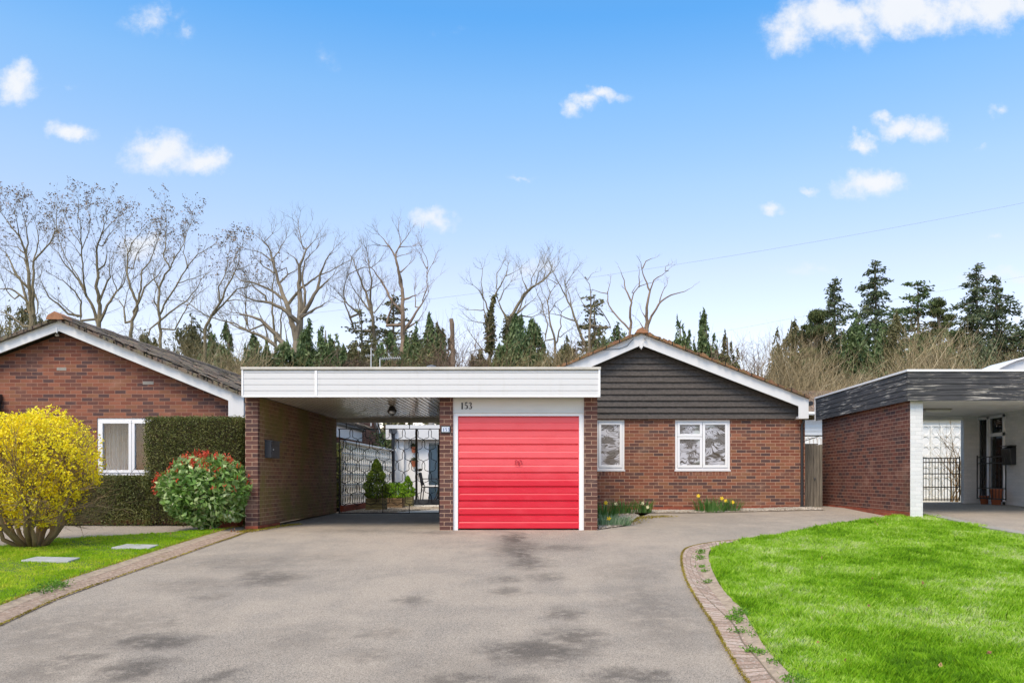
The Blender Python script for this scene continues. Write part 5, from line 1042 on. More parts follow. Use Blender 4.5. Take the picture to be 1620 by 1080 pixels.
# ================================================================== TREES BEHIND THE HOUSES
def bare_tree(label, orig, s, limbs, Y, r0, bark, buds=0, twig=1.0, ivy=None, group='bare trees behind the houses', tw_len=1.0, name='bare_tree', blunt=False):
    """limbs: traced centre lines; each is given its own depth so that the crown is as deep as it is wide"""
    conv = lambda p: (orig[0]+p[0]/s, orig[1]+p[1]/s)
    b0 = conv(limbs[0][0]); base = at(b0[0], b0[1], Y); gz0 = .15
    t_ = thing(name, label, 'tree', (base.x, Y, gz0), group); tr = M(); br = M(); tw = M(); placed = []; ends = []
    for li, L in enumerate(limbs):
        P2 = [conv(p) for p in L]
        # subdivide
        Q = []
        for i in range(len(P2)-1):
            k = max(1, int(math.hypot(P2[i+1][0]-P2[i][0], P2[i+1][1]-P2[i][1])/7))
            for j in range(k):
                u = j/k; Q.append((P2[i][0]+(P2[i+1][0]-P2[i][0])*u, P2[i][1]+(P2[i+1][1]-P2[i][1])*u))
        Q.append(P2[-1])
        y, r = Y, r0*.62
        if li:
            best = min(placed, key=lambda q: (q[0]-Q[0][0])**2+(q[1]-Q[0][1])**2); dd = math.hypot(best[0]-Q[0][0], best[1]-Q[0][1])
            y, r = best[2], best[3]*.8
            if dd > 14: r = r0*.34
            if dd > 40: Q = [(Q[0][0], 600)]+Q
            elif dd > 1.5: Q = [(best[0], best[1])]+Q
            r = max(r, .03)
        dy = rng.normal()*.22 if li else 0; pts = []; rad = []
        for i, q in enumerate(Q):
            u = i/max(1, len(Q)-1); yy_ = y+dy*i*7/28+math.sin(i*.6+li)*.12*min(1, i/3); p = at(q[0]+rng.normal()*.55*(i > 0), q[1]+rng.normal()*.4*(i > 0), yy_); pts.append(p); rr = r*(1-.15*u)*(1+.06*math.sin(i*2.1)) if blunt else max(.011, r*(1-u)**.9+.011*u); rad.append(rr); placed.append((q[0], q[1], yy_, rr))
        if li == 0: pts = [Vector((pts[0].x-.05, Y, gz0-.2))]+pts; rad = [r0*.75]+rad
        (tr if li == 0 else br).tube(pts, rad, 7 if li < 3 else 5, cap=False)
        # twigs
        for i in range(2, len(pts)):
            u = i/len(pts); nt = twig*(.35+1.1*u)
            while rng.random() < nt:
                nt -= 1; t0 = (pts[i]-pts[i-1]).normalized(); v = Vector(rng.normal(size=3)); v = (v-t0*v.dot(t0)).normalized()
                grow(tw, pts[i], (t0*.7+v*.8+Vector((0, 0, .35))).normalized(), rng.uniform(.7, 1.5)*tw_len*(1-.35*u), min(.015, rad[i]*.6), 2 if u > .25 else 1, .3, 3, ends, 4)
        for _ in range(3 if twig > .2 else 1): grow(tw, pts[-1], ((pts[-1]-pts[-2]).normalized()+Vector(rng.normal(size=3))*.3).normalized(), 1.0*tw_len, .012, 2 if twig > .2 else 1, .3, 3, ends, 4)
    tr.build('trunk', MT[bark], t_, normals=False, uv=None); br.build('limbs', MT[bark], t_, normals=False, uv=None); tw.build('twigs', MT[bark], t_, normals=False, uv=None)
    if buds and ends:
        E = np.array([tuple(e) for e in ends]); zc = E[:, 2]; k = rng.random(len(E)) < buds*np.clip((zc-np.percentile(zc, 25))/(np.ptp(zc)*.5), .08, 1); E = E[k]; E = np.repeat(E, 3, axis=0)+rng.normal(size=(len(E)*3, 3))*.06
        tag(leaves('seed_clusters', MT['bud'], t_, E, .13, .06), kind='stuff')
    if ivy:
        L = []
        for (p0, p1, n_, w_) in ivy:
            a, b = conv(p0), conv(p1)
            u = rng.random(n_); q = np.array([tuple(at(a[0]+(b[0]-a[0])*k, a[1]+(b[1]-a[1])*k, Y)) for k in u]); L.append(q+rng.normal(size=q.shape)*w_)
        leaves('ivy', MT['olv'], t_, np.concatenate(L), .16, .1)
    return t_
z1 = ((0, 320), 5.4); z2 = ((180, 320), 4.154); z3 = ((380, 350), 4.5); z4 = ((530, 350), 4.5); z5 = ((730, 390), 5.4); z6 = ((900, 380), 4.91)
bare_tree('leftmost bare tree with seed clusters, its trunk rising just left of the left gable peak', *z1, [
 [(270, 1060), (262, 850), (248, 700), (240, 560), (222, 440), (165, 290), (80, 190), (10, 90)], [(285, 960), (280, 720), (285, 500), (350, 430), (430, 350), (475, 240), (487, 110)], [(248, 740), (190, 680), (130, 600), (90, 500), (40, 430), (-30, 370)],
 [(240, 860), (170, 790), (90, 735), (0, 740), (-60, 720)], [(250, 920), (170, 640), (60, 580), (0, 530)], [(225, 430), (245, 350), (225, 220), (190, 80)], [(222, 440), (150, 380), (80, 370)], [(285, 500), (310, 420), (330, 300), (300, 160)],
 [(300, 780), (325, 850), (320, 940), (285, 1000)], [(200, 1060), (100, 970), (0, 925)], [(160, 290), (150, 200), (130, 100)], [(240, 560), (200, 480), (130, 430)], [(130, 830), (60, 760), (30, 680)]], 44, .2, 'bark', .34, .8, tw_len=1.0)
bare_tree('second bare tree with seed clusters, forking low just right of the left gable peak', *z1, [
 [(842, 1060), (850, 960), (855, 880), (822, 720), (840, 600), (822, 500), (825, 410), (870, 270), (915, 110)], [(835, 1040), (800, 910), (740, 800), (690, 700), (620, 600), (550, 520), (500, 440), (440, 380)], [(735, 790), (710, 620), (700, 400), (690, 200), (668, 70)],
 [(860, 1010), (920, 880), (1000, 760), (1060, 690), (1085, 580)], [(740, 790), (700, 690), (620, 560), (540, 420), (500, 300), (490, 210)], [(690, 1010), (695, 850), (640, 760), (540, 670), (440, 615)], [(845, 860), (880, 760), (940, 640), (935, 500)],
 [(705, 390), (760, 250), (770, 150), (745, 60)], [(580, 950), (500, 870), (420, 810), (370, 720), (340, 650)], [(690, 350), (620, 260), (570, 160)], [(830, 580), (890, 540), (920, 420), (980, 430)], [(705, 480), (640, 380), (600, 330)], [(875, 270), (930, 200), (980, 150)],
 [(660, 980), (560, 900), (500, 840)], [(870, 380), (930, 280), (990, 215)], [(1000, 760), (960, 640), (950, 560)]], 46, .2, 'bark', .34, .85)
bare_tree('slim leaning bare tree rising over the middle of the left house roof', *z2, [
 [(110, 860), (120, 780), (152, 700), (150, 655), (110, 560), (85, 460), (92, 340), (130, 250), (185, 185)], [(152, 670), (178, 570), (185, 450), (240, 390), (270, 300), (300, 205)], [(130, 720), (165, 660), (200, 560), (300, 470), (330, 420)], [(75, 790), (65, 690), (30, 640), (0, 620)], [(70, 700), (88, 600), (130, 500)], [(95, 340), (75, 260), (78, 170)], [(128, 440), (150, 340), (210, 250)], [(0, 620), (50, 540), (78, 420)]], 45, .15, 'bark', .34, .8)
bare_tree('bare tree fanning out above the lower end of the left house roof', *z2, [
 [(305, 970), (302, 860), (300, 770), (290, 690), (300, 560), (335, 470), (370, 440), (330, 360), (345, 240), (350, 130)], [(300, 745), (350, 640), (420, 530), (470, 450), (500, 400), (560, 340), (660, 280)], [(370, 440), (400, 370), (460, 270), (495, 160)], [(312, 770), (400, 700), (490, 640), (540, 570), (590, 490)], [(290, 690), (260, 650), (270, 600)], [(300, 580), (260, 480), (280, 420)], [(485, 430), (460, 330), (465, 240)], [(400, 840), (440, 760), (500, 660), (560, 600)],
 [(300, 780), (240, 830), (225, 880), (140, 900)], [(420, 530), (520, 500), (600, 470)]], 43, .14, 'bark', .34, .9)
bare_tree('bare tree leaning right between the left roof and the tallest forked tree', *z2, [
 [(600, 830), (640, 750), (700, 660), (740, 560), (775, 500), (800, 440), (860, 430), (905, 410)], [(650, 740), (740, 650), (810, 570), (900, 550), (1000, 520)], [(1010, 900), (900, 850), (800, 800), (700, 770), (600, 745), (480, 650), (360, 640)], [(700, 660), (690, 560), (740, 450), (755, 350)], [(775, 500), (820, 400), (825, 335)], [(740, 650), (800, 640), (880, 650)], [(870, 800), (865, 640), (860, 540)], [(900, 850), (850, 740), (760, 735)]], 42, .13, 'bark', .28, 1.1)
bare_tree('broad many-forked bare tree left of centre, its heavy limbs sweeping left', *z3, [
 [(400, 960), (405, 850), (425, 740), (430, 600), (420, 450), (420, 330), (470, 200), (530, 140)], [(400, 850), (380, 760), (335, 600), (270, 430), (235, 290), (205, 180), (138, 122)], [(430, 680), (490, 590), (548, 490), (570, 380), (610, 280), (658, 205)], [(410, 715), (330, 640), (220, 580), (90, 560), (0, 520)], [(350, 915), (260, 810), (150, 700), (20, 660), (-60, 650)], [(270, 900), (180, 830), (80, 790), (-20, 750), (-120, 700)],
 [(305, 550), (220, 490), (110, 440), (10, 425), (-60, 360)], [(440, 680), (540, 620), (628, 572)], [(340, 590), (430, 480), (560, 385), (640, 355), (718, 312)], [(548, 490), (600, 440), (658, 388)], [(450, 200), (432, 120), (415, 20)], [(205, 180), (170, 150), (228, 92)], [(240, 265), (290, 180), (325, 125)], [(285, 435), (340, 380), (420, 335)], [(232, 290), (160, 225), (68, 205)], [(420, 330), (385, 260), (358, 235)],
 [(455, 640), (460, 500), (440, 400), (460, 280), (540, 200)], [(330, 330), (270, 360), (300, 290)], [(180, 530), (100, 470), (40, 380)], [(470, 200), (440, 170), (430, 150)], [(240, 370), (170, 320), (120, 270)]], 41, .36, 'bark_brown', 0, .75, tw_len=.85)
bare_tree('thin straight bare trunk standing close behind the left side of the broad forked tree', *z3, [
 [(250, 980), (250, 850), (240, 760), (225, 650), (232, 500), (240, 380), (230, 310)], [(290, 840), (292, 700), (300, 600), (262, 480)], [(195, 950), (190, 800), (160, 700), (120, 620)], [(350, 900), (320, 790), (310, 700)], [(232, 500), (200, 440), (150, 420)], [(60, 780), (40, 600), (50, 480)]], 47, .15, 'bark', 0, .5)
bare_tree('bare tree with a dense twiggy top, left of the twin-stemmed bare tree at centre', *z4, [
 [(290, 960), (280, 850), (268, 680), (215, 500), (175, 400), (140, 310), (120, 250), (150, 215)], [(268, 680), (255, 560), (258, 420), (240, 330), (228, 200)], [(140, 780), (85, 620), (58, 520), (80, 410)], [(170, 660), (95, 595), (0, 490)], [(60, 575), (5, 545)], [(180, 700), (170, 600), (185, 500)], [(250, 640), (130, 480), (110, 430)], [(150, 350), (90, 380), (80, 420)], [(225, 500), (320, 440)], [(150, 350), (200, 330), (260, 330), (310, 290)], [(120, 250), (105, 330)], [(280, 650), (330, 590), (360, 540)]], 44, .19, 'bark_brown', 0, 1.3, tw_len=.8)
bare_tree('twin-stemmed bare tree with one curving right-hand limb near the middle', *z4, [
 [(482, 960), (482, 880), (485, 700), (480, 520), (458, 400), (432, 250), (385, 180), (320, 100)], [(482, 540), (470, 420), (440, 300), (430, 225), (470, 160), (455, 80)], [(488, 780), (560, 680), (625, 580), (660, 515)], [(625, 560), (655, 470), (652, 360), (660, 290), (612, 180)], [(385, 180), (325, 172)], [(432, 225), (485, 150), (522, 92)], [(468, 180), (550, 180)], [(470, 358), (525, 308)], [(440, 255), (500, 235)], [(480, 650), (400, 560), (340, 440), (275, 350), (225, 290)], [(652, 380), (692, 312)], [(650, 340), (612, 245)],
 [(500, 770), (600, 700), (620, 660)], [(360, 740), (400, 620), (420, 520)], [(575, 610), (570, 490)], [(490, 560), (590, 520)]], 42, .25, 'bark_red', 0, .28, tw_len=.7)
st = bare_tree('broken reddish tree stump trunk with no branches, right of the twin-stemmed tree', *z4, [[(840, 960), (838, 800), (832, 730), (826, 695)]], 40, .2, 'bark_red', 0, 0, blunt=True, group=None, name='tree_stump')
for o in list(st.children):
    if o.name.startswith(('twigs', 'limbs')): bpy.data.objects.remove(o)
bare_tree('ivy-clad bare tree forking above the left side of the garage roof', *z5, [
 [(245, 1000), (245, 870), (235, 680), (245, 520), (290, 400), (335, 330), (380, 250), (465, 210)], [(235, 560), (190, 440), (150, 370), (105, 325)], [(185, 430), (175, 300), (182, 190)], [(225, 670), (188, 540), (190, 460)], [(298, 360), (300, 230), (355, 150)], [(165, 545), (60, 540)], [(215, 655), (100, 640)], [(385, 250), (400, 170)], [(300, 800), (270, 690)], [(240, 880), (150, 880), (80, 900)], [(180, 880), (120, 800), (70, 740)]], 42, .16, 'bark', 0, .3, [((245, 900), (240, 600), 1500, .12), ((240, 600), (285, 420), 400, .07)], tw_len=.6)
bare_tree('bare tree bending right with a fan of twigs above the middle of the garage roof', *z5, [
 [(375, 960), (385, 760), (400, 640), (480, 500), (530, 410), (600, 350), (700, 290), (790, 200), (825, 150)], [(400, 640), (345, 540), (318, 470), (300, 420)], [(425, 620), (480, 570), (600, 465)], [(470, 580), (520, 460), (580, 380), (640, 330), (730, 250)], [(590, 375), (600, 270), (640, 190)], [(560, 360), (530, 290), (510, 240)], [(700, 290), (720, 210), (700, 150)], [(335, 450), (350, 400), (420, 300)], [(640, 320), (660, 220), (720, 150)], [(740, 250), (770, 180), (760, 140)], [(420, 650), (500, 590), (600, 600), (665, 570)]], 43, .22, 'bark', 0, .6, [((370, 800), (410, 600), 500, .12)], tw_len=.8)
bare_tree('slender multi-stemmed bare tree between the bent tree and the bungalow roof', *z5, [
 [(803, 1000), (800, 830), (752, 620), (738, 470), (765, 390), (790, 350)], [(740, 480), (700, 400)], [(820, 810), (845, 680), (855, 560), (912, 518)], [(712, 800), (740, 660), (705, 560), (690, 490), (640, 380)], [(760, 560), (800, 480), (862, 438)], [(850, 770), (880, 740), (945, 698)], [(692, 500), (722, 468)], [(760, 390), (740, 340)], [(690, 730), (700, 790)], [(850, 550), (830, 530)]], 41, .12, 'bark_brown', 0, .35, tw_len=.7)
bare_tree('tall thin bare tree leaning left over the bungalow roof edge', *z5, [
 [(1090, 960), (1050, 820), (1000, 700), (940, 520), (890, 420), (830, 310), (790, 220)], [(900, 440), (890, 330), (950, 230)], [(825, 325), (780, 300), (725, 268)], [(975, 640), (850, 590), (760, 570)], [(940, 520), (925, 400), (900, 350)], [(885, 330), (880, 250)]], 45, .16, 'bark', 0, .45, tw_len=.8)
bare_tree('dark thin bare stems rising out of the brownish conifer left of the bungalow ridge', *z6, [
 [(160, 700), (170, 540), (172, 430), (162, 340), (125, 285)], [(145, 310), (172, 262)], [(330, 680), (290, 600), (245, 540), (190, 475)], [(170, 560), (100, 480), (70, 420)]], 40, .1, 'bark_brown', 0, .2, tw_len=.5)
bare_tree('bare tree with a long limb curving left, just left of the bungalow ridge', *z6, [
 [(475, 800), (475, 720), (480, 600), (485, 480), (440, 380), (408, 245)], [(487, 470), (505, 410), (545, 360), (590, 340), (645, 330)], [(545, 365), (547, 240)], [(470, 690), (430, 650), (380, 600), (310, 510), (300, 400), (322, 325)], [(300, 412), (250, 405), (188, 383)], [(490, 410), (520, 362)]], 38, .12, 'bark_red', 0, .12, tw_len=.45)
bare_tree('two-limbed bare tree rising directly behind the bungalow ridge', *z6, [
 [(605, 800), (605, 700), (603, 520), (628, 400), (575, 270), (563, 170)], [(572, 220), (600, 160), (648, 140)], [(610, 690), (640, 590), (720, 470), (790, 425), (900, 400), (937, 376)], [(645, 580), (700, 500), (720, 410), (760, 350)], [(628, 400), (660, 310), (720, 270), (772, 235)], [(750, 238), (755, 205)], [(575, 680), (545, 625)], [(600, 600), (570, 560)]], 37, .15, 'bark_red', 0, .12, tw_len=.45)
# ---------------- conifers
def conifer(label, px, ptop, hw, Y, kind, pbot=600, m='spr', n=7000, name='conifer', group='conifers behind the houses', lean=0.0, dens_=1.0):
    if kind == 'cypress': hw *= 1.35; n = int(n*1.7)
    elif px > 1200: hw *= 1.25; n = int(n*1.2)
    top = at(px, ptop, Y); zb = Z_(pbot, Y); Hh = top.z-zb; wR = hw/F*Y; base = Vector((top.x, Y, .15))
    t_ = thing(name, label, 'conifer', tuple(base), group)
    M().tube([base, (top.x+.05, Y, (top.z+.15)*.5), (top.x, Y, top.z-.1)], [.22 if kind != 'cypress' else .16, .13, .02], 7).build('trunk', MT['bark_brown'], t_, normals=False, uv=None)
    C = []; D = []
    if kind == 'cypress':
        sp = [(0, 0, top.z, 1.0)]+[(wR*rng.uniform(.2, .72)*math.cos(a_), wR*rng.uniform(.2, .72)*math.sin(a_), top.z-Hh*rng.uniform(.1, .5), rng.uniform(.45, .7)) for a_ in rng.uniform(0, 6.283, 6)]; cs = []; ds = []
        for sx_, sy_, st_, sw_ in sp:       # a leader and its side leaders, each a drooping spire
            q_ = int(n*1.25*(.34 if sw_ == 1 else .11)); k = rng.random(q_)**.7; hh_ = st_-zb; z_ = st_-k*hh_; an = rng.uniform(0, 6.283, q_); ph_ = rng.uniform(0, 6)
            wob_ = 1+.3*np.sin(an*3+z_*1.6+ph_)+.35*np.sin(z_*3.1+an*2+ph_); rr = wR*sw_*.82*np.minimum(1, (k*1.2)**.85)*np.maximum(.2, wob_)*rng.random(q_)**.4
            cs.append(np.stack([top.x+sx_+rr*np.cos(an)+.16*np.sin(z_*1.3+ph_), Y+sy_+rr*np.sin(an), z_-rr*.4+rng.normal(size=q_)*.12], 1)); ds.append(np.stack([np.cos(an)*.4, np.sin(an)*.4, -1+0*an], 1))
        C = np.concatenate(cs); D = np.concatenate(ds); n = len(C)
        lump = vn(C[:, 0]*1.0+C[:, 1], C[:, 2], 2.4); kk = rng.random(n) < np.clip(.6+.9*lump, .06, 1); C, D = C[kk], D[kk]; L_, W_ = .27, .085
    elif kind in ('spruce', 'cedar', 'larch'):
        bm_ = M(); tiers = int(Hh/(.42 if kind == 'spruce' else .6)); cs = []; ds = []
        for i in range(tiers):
            k = (i+.6)/tiers; z_ = top.z-k*Hh
            for j in range(int(5+5*k)):
                if rng.random() > dens_: continue
                a = rng.uniform(0, 6.283); z_j = z_; z_ = z_+rng.normal()*(.1 if kind == 'spruce' else .32); r_ = wR*(k**.7 if kind == 'spruce' else k**.5)*rng.uniform(.4, 1.3)
                drop = -.28*r_ if kind == 'spruce' else .03*r_
                e = Vector((top.x+r_*math.cos(a), Y+r_*math.sin(a), z_+drop+(.12*r_ if kind == 'spruce' else rng.normal()*.12))); s0 = Vector((top.x, Y, z_)); mid = s0.lerp(e, .55)+Vector((0, 0, -.05*r_))
                bm_.tube([s0, mid, e], [.035, .022, .01], 4, cap=False); m_ = int(32*r_*n/7000)+7
                u = rng.random(m_)**.7; q = np.array(s0)[None]*(1-u[:, None])+np.array(e)[None]*u[:, None]; sp = .10+.16*np.minimum(1, r_/2.5)*np.sin(np.clip(u*3.1, .3, 3.1))
                q += rng.normal(size=q.shape)*np.stack([sp, sp, sp*(.42 if kind != 'spruce' else .6)], 1); q[:, 2] -= np.abs(rng.normal(size=m_))*(.1 if kind == 'spruce' else .02); cs.append(q); ds.append(np.tile(np.array([[math.cos(a), math.sin(a), -.25]]), (m_, 1))); z_ = z_j
        bm_.build('branches', MT['bark_brown'], t_, normals=False, uv=None); C = np.concatenate(cs); D = np.concatenate(ds); L_, W_ = .24, .1
    else:     # pine: rounded masses of needles
        cs = []; bm_ = M()
        for i in range(int(44*dens_)):
            k = rng.random()**.8; z_ = top.z-k*Hh*.9; a = rng.uniform(0, 6.283); r_ = wR*(.15+.95*min(1, k*1.5))*rng.uniform(.1, 1); c = np.array([top.x+r_*math.cos(a), Y+r_*math.sin(a), z_-.3]); bm_.tube([(top.x, Y, z_-1.0), tuple(c)], [.06, .02], 4, cap=False)
            v = unit(rng.normal(size=(n//40, 3)))*(rng.random((n//40, 1))**.4); cs.append(c+v*np.array([.95, .95, .5])*rng.uniform(.6, 1.15)*wR*.27)
        bm_.build('branches', MT['bark_brown'], t_, normals=False, uv=None); C = np.concatenate(cs); D = np.tile(np.array([[0, 0, 1.0]]), (len(C), 1)); L_, W_ = .26, .05
    leaves('crown', MT[m], t_, C, L_, W_, unit(D), .55); return t_
CY = 'conifers behind the houses'
for a in [
 ('tall narrow spruce, left of the two highest spruces at the right', 1320, 438, 44, 50, 'spruce', 580, 'spr', 9000),
 ('highest open spruce with gaps between its boughs, above the right carport edge', 1385, 409, 52, 50, 'spruce', 600, 'spr', 8000),
 ('spreading flat-tiered cedar between the highest spruce and the rounded pine', 1452, 443, 52, 46, 'cedar', 575, 'cyp', 11000),
 ('rounded lighter green pine beside the flat-tiered cedar', 1486, 467, 36, 45, 'pine', 590, 'pine', 9000),
 ('broad tall spruce standing left of the pair near the right edge', 1545, 416, 56, 50, 'spruce', 600, 'spr', 9000),
 ('slightly shorter spruce overlapping the broad one near the right edge', 1576, 434, 54, 47, 'spruce', 600, 'spr', 8000),
 ('dark spruce cut off by the right edge of the picture', 1622, 500, 52, 46, 'spruce', 620, 'spr', 8000),
 ('bushy green cypress at the left end of the right-hand tree group', 1252, 503, 36, 44, 'cypress', 640, 'olv', 9000),
 ('small cypress peak beside the leftmost bushy cypress of the right-hand group', 1282, 510, 32, 45, 'cypress', 640, 'cyp', 7000),
 ('light green pine low in front of the narrow spruce at the right', 1290, 486, 40, 43, 'pine', 620, 'pine', 9000),
 ('dark cypress below the highest spruce', 1358, 494, 34, 43, 'cypress', 640, 'cyp', 8000),
 ('golden-brown cypress between the highest spruce and the cedar', 1414, 494, 30, 42, 'cypress', 640, 'olv', 7000),
 ('broad dark green cypress below the space between the two highest spruces', 1395, 520, 48, 42.5, 'cypress', 650, 'cyp', 9000),
 ('dark cypress under the cedar at the right', 1450, 530, 50, 42, 'cypress', 650, 'cyp', 8000),
 ('dark cypress under the broad spruce near the right edge', 1540, 525, 46, 42.4, 'cypress', 650, 'spr', 8000),
 ('dark green cypress between the leftmost bushy cypress and the light green pine', 1300, 532, 46, 43.5, 'cypress', 650, 'olv', 9000),
 ('dark cypress right of the rounded lighter pine', 1500, 528, 40, 43, 'cypress', 650, 'cyp', 8000),
 ('small dark green cypress tip rising behind the bungalow roof slope', 1076, 508, 13, 40, 'cypress', 590, 'cyp', 2600),
 ('narrow weeping cypress rising behind the bungalow roof slope', 1117, 494, 16, 40, 'cypress', 600, 'cyp', 3600),
 ('short thin dark cypress right of the weeping one behind the roof slope', 1151, 530, 12, 40, 'cypress', 610, 'olv', 2200),
 ('conifer half hidden behind the peak of the left gable', 46, 478, 34, 48, 'cypress', 560, 'olv', 3500),
 ('dark rounded conifer above the left house roof', 303, 498, 44, 46, 'cypress', 610, 'olv', 8000),
 ('small pointed green conifer right of the dark rounded one over the left roof', 361, 510, 16, 42, 'cypress', 600, 'cyp', 3000),
 ('dark green bushy conifer behind the left end of the flat roof', 398, 528, 30, 42, 'cypress', 620, 'cyp', 6000),
 ('weeping cypress with the tallest tip above the left part of the flat roof', 490, 511, 24, 39, 'cypress', 600, 'cyp', 6000),
 ('weeping cypress with a drooping tip right of the tallest weeping one', 515, 519, 19, 38.5, 'cypress', 600, 'cyp', 4500),
 ('rightmost and smallest of the three weeping cypresses', 529, 536, 15, 38, 'cypress', 600, 'cyp', 3500),
 ('low broad green cypress below the broad forked tree', 448, 540, 42, 38, 'cypress', 620, 'cyp', 8000),
 ('low green cypress left of the broad forked trunk', 425, 552, 26, 37.5, 'cypress', 620, 'cyp', 5000),
 ('grey-green open conifer behind the dense twiggy tree at centre left', 572, 494, 46, 43, 'larch', 600, 'olv', 6500),
 ('wide-branched larch behind the twin-stemmed tree', 622, 462, 56, 45, 'larch', 600, 'olv', 6000),
 ('low dark green conifer left of the aerials', 558, 540, 30, 40, 'cypress', 620, 'olv', 5000),
 ('low green conifer in front of the twin-stemmed tree', 612, 530, 34, 39, 'cypress', 620, 'cyp', 6000),
 ('fresh green cypress with a pointed top right of the twin-stemmed tree', 676, 502, 28, 40, 'cypress', 600, 'cyp', 6000),
 ('narrow dark cypress between the fresh green one and the broken stump', 693, 512, 18, 41, 'cypress', 600, 'olv', 3500),
 ('dark ivy-covered conifer mass behind the middle of the garage roof', 820, 499, 42, 41, 'cypress', 610, 'cyp', 9500),
 ('second dark conifer mass nearer the bungalow roof', 846, 502, 34, 42, 'cypress', 610, 'cyp', 7000),
 ('low dark conifer left of the ivy-clad tree above the roof', 764, 558, 26, 40, 'cypress', 610, 'olv', 4000),
 ('brownish open conifer above the left slope of the bungalow roof', 940, 468, 46, 43, 'larch', 590, 'olv', 8000),
 ('dark conifer filling the space below the slim leaning tree', 225, 520, 30, 45, 'cypress', 610, 'olv', 5000),
 ('dark green conifer between the pointed one and the flat roof', 336, 530, 30, 44, 'cypress', 610, 'cyp', 5000),
 ('olive conifer low behind the left of the two aerials', 588, 535, 30, 42, 'cypress', 610, 'olv', 5000),
 ('dark low conifer between the twin-stemmed tree and the fresh green cypress', 648, 532, 26, 42, 'cypress', 610, 'cyp', 4500),
 ('olive conifer low between the slender multi-stemmed tree and the bungalow roof', 893, 535, 32, 42, 'cypress', 610, 'olv', 5000),
 ('bright green conifer just left of the bungalow ridge', 972, 514, 28, 40, 'cypress', 590, 'cyp', 6500)]:
    conifer(*a)
# ---------------- leafless shrubs
def twig_bush(label, px, ptop, hw, Y, m, n, lean=.5, name='leafless_shrub', group='leafless shrubs behind the houses', pbot=610):
    c = at(px, ptop, Y); wR = hw/F*Y; t_ = thing(name, label, 'shrub', (c.x, Y, .15), group); me = M(); zb = Z_(pbot, Y)-.5
    for _ in range(n):
        a = rng.uniform(0, 6.28); r_ = wR*rng.random()**.6; h_ = (c.z-zb)*(1-.45*(r_/wR)**2)*rng.uniform(.45, 1.0); b = Vector((c.x+r_*math.cos(a)*.8, Y+r_*math.sin(a)*.8, zb)); d = Vector((math.cos(a)*lean, math.sin(a)*lean, 1)).normalized()
        grow(me, b, d, h_, .024, 2, .1, 4, None, 5)
    for k in range(5): me.tube([(c.x+rng.normal()*.2, Y, .1), (c.x+rng.normal()*wR*.4, Y, zb+.3)], [.06, .03], 5)
    me.build('stems', MT[m], t_, normals=False, uv=None); return t_
for a in [('arching tan leafless shrub above the lower end of the left house roof', 368, 536, 44, 35, 'twig_tan', 70, .8), ('olive leafless shrub over the middle of the left house roof', 325, 522, 40, 37, 'twig_olive', 46, .6), ('tan leafless shrub touching the left end of the flat roof', 398, 560, 24, 34, 'twig_tan', 40, .7),
          ('brownish leafless shrub at the left edge above the left roof', 12, 470, 40, 40, 'twig_olive', 50, .5), ('olive leafless shrub just over the left roof near its ridge', 205, 508, 26, 40, 'twig_olive', 26, .5), ('reddish brown leafless shrub around the broken stump', 714, 524, 26, 37, 'twig_brown', 60, .4),
          ('low brown leafless shrub behind the television aerials', 612, 562, 44, 37, 'twig_brown', 50, .4), ('low brown leafless shrub below the ivy-clad tree', 775, 560, 26, 38, 'twig_brown', 36, .5), ('olive leafless shrub on the left slope of the bungalow roof', 905, 540, 34, 38, 'twig_olive', 46, .5),
          ('tawny leafless shrub just left of the bungalow ridge', 948, 525, 34, 37, 'twig_brown', 46, .5), ('grey-brown leafless tree right of the short thin cypress', 1176, 538, 34, 42, 'twig_brown', 40, .45), ('brown leafless shrub below the weeping cypress behind the roof slope', 1120, 545, 34, 37, 'twig_brown', 36, .4),
          ('olive leafless shrub between the left roof and the dark rounded conifer', 262, 532, 30, 38, 'twig_olive', 44, .5), ('low olive leafless shrub beside the leftmost weeping cypress', 460, 556, 34, 36.5, 'twig_olive', 40, .6), ('brown leafless shrub between the weeping cypresses and the twiggy tree', 545, 556, 28, 37, 'twig_brown', 44, .5),
          ('olive leafless shrub at the foot of the twin-stemmed tree', 645, 548, 34, 37.5, 'twig_olive', 44, .5), ('low olive leafless shrub beneath the bent bare tree', 805, 548, 34, 37, 'twig_olive', 44, .5), ('low tan leafless shrub between the dark conifers and the bungalow roof', 880, 545, 32, 36.5, 'twig_tan', 44, .5)]:
    twig_bush(*a)
# dense thicket of upright stems across the right: nobody could count them
me = M(); top = [(1090, 600), (1130, 572), (1180, 560), (1215, 548), (1240, 520), (1300, 535), (1360, 548), (1400, 530), (1440, 520), (1490, 505), (1530, 515), (1580, 530), (1640, 540), (1720, 530)]
def topz(px):
    for (a, b), (c, d) in zip(top, top[1:]):
        if a <= px <= c: return b+(d-b)*(px-a)/(c-a)
    return 560
for i in range(3000):
    Y = rng.uniform(31.5, 39.5); px = rng.uniform(1095, 1700); h = rng.random()**1.35; hv = 1+.14*math.sin(px*.031)+.1*math.sin(px*.083+1)
    zt_ = .15+(Z_(topz(px)-6, Y)-.15)*(.38+.54*h)*hv**(h); zb_ = .1+max(0, zt_-4.6)*.55; b = Vector((X_(px, Y), Y, zb_)); d = Vector((rng.normal()*.11, rng.normal()*.13, 1)).normalized()
    L_ = zt_-zb_
    if L_ < .3: continue
    grow(me, b, d, L_, .0125, 0, .06, 0, None, 6)
    for _ in range(5):
        u = rng.uniform(.2, .92); v_ = (d*.8+Vector((rng.normal()*.6, rng.normal()*.5, .1))).normalized(); grow(me, b+d*L_*u, v_, min(1.5, L_*(1-u)*.9+.25), .007, 1, .25, 2, None, 3)
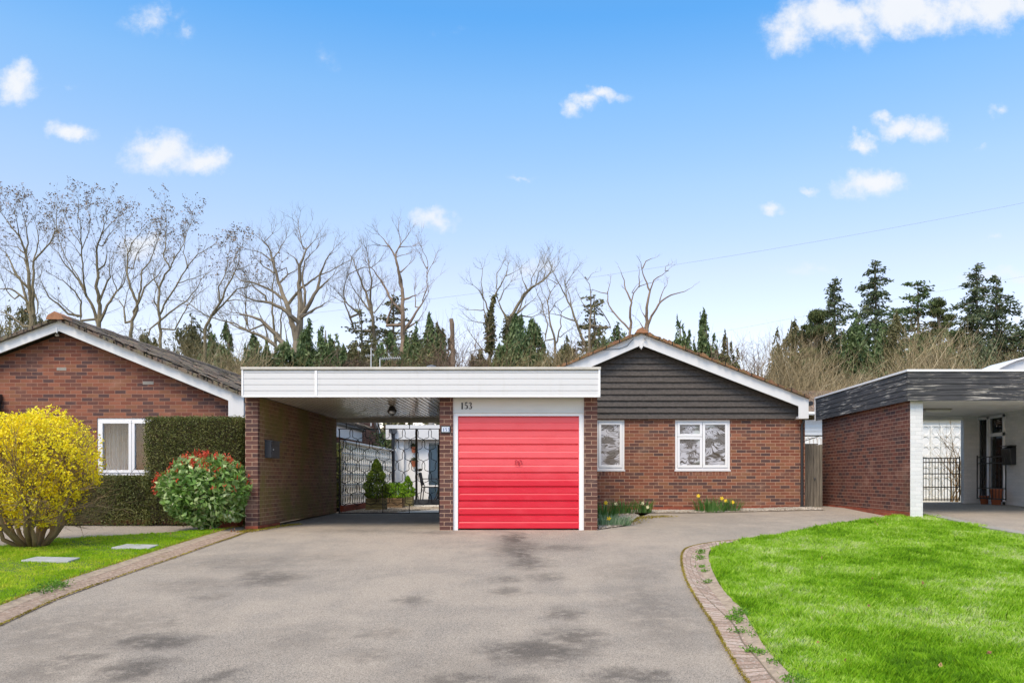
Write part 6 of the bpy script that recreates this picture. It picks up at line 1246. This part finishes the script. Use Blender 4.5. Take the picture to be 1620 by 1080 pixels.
tag(me.build('thicket', MT['twig_tan'], None, normals=False, uv=None), 'tan thicket of leafless upright stems behind the right-hand carport roof', 'thicket', kind='stuff')
n = 30000; Yt = rng.uniform(36, 42, n); pxx = rng.uniform(1100, 1700, n); zz = np.array([Z_(topz(p)+58+14*math.sin(p*.05), y) for p, y in zip(pxx, Yt)])*rng.random(n)**.6
tag(leaves('undergrowth', MT['undergrowth'], None, np.stack([(pxx-VX)/F*Yt, Yt, zz], 1), .3, .045, (0, 0, 1), .25), 'brownish undergrowth filling the thicket at the right', 'undergrowth', kind='stuff')
n = 9000; C = np.stack([rng.uniform(-14, -1, n), rng.uniform(34.5, 36, n), rng.random(n)*3.9], 1); tag(leaves('rear_hedgerow', MT['olv'], None, C, .2, .1), 'olive hedgerow behind the rear gardens glimpsed past the extension', 'hedge', kind='stuff')
C = np.stack([rng.normal(size=700)*.25+X_(612, 30), rng.normal(size=700)*.2+30, rng.uniform(1.2, 2.6, 700)], 1); sb = thing('garden_shrub', 'green shrub between the brick gable and the white extension', 'shrub', (X_(612, 30), 30, .1)); leaves('foliage', MT['cyp'], sb, C, .14, .07); M().tube([(X_(612, 30), 30, .1), (X_(612, 30), 30, 1.9)], [.04, .02], 5).build('stem', MT['bark_brown'], sb)
# ---------------- overhead cables
def cable(lab, pts, Ys, r):
    P3 = [at(p[0], p[1], Y) for p, Y in zip(pts, Ys)]; q = [P3[0].lerp(P3[-1], u) for u in np.linspace(0, 1, 30)]
    mid = P3[1]; u = (mid.x-P3[0].x)/(P3[-1].x-P3[0].x); sag = mid.z-(P3[0].z+(P3[-1].z-P3[0].z)*u); k = sag/(u*(1-u))
    for i, v in enumerate(q): t_ = i/29; v.z += k*t_*(1-t_)
    tag(M().tube(q, r, 5).build('overhead_cable', MT['cable'], None, smooth=True), lab, 'cable', 'overhead cables')
cable('higher overhead cable crossing the sky from the broad bare tree up to the right', [(450, 500), (1060, 420), (1900, 262)], [34, 34, 34], .005)
cable('lower faint overhead cable running behind the trees above the bungalow roof', [(960, 560), (1240, 506), (1900, 390)], [52, 52, 52], .005)
scene.cycles.max_bounces = 8; scene.cycles.transparent_max_bounces = 16
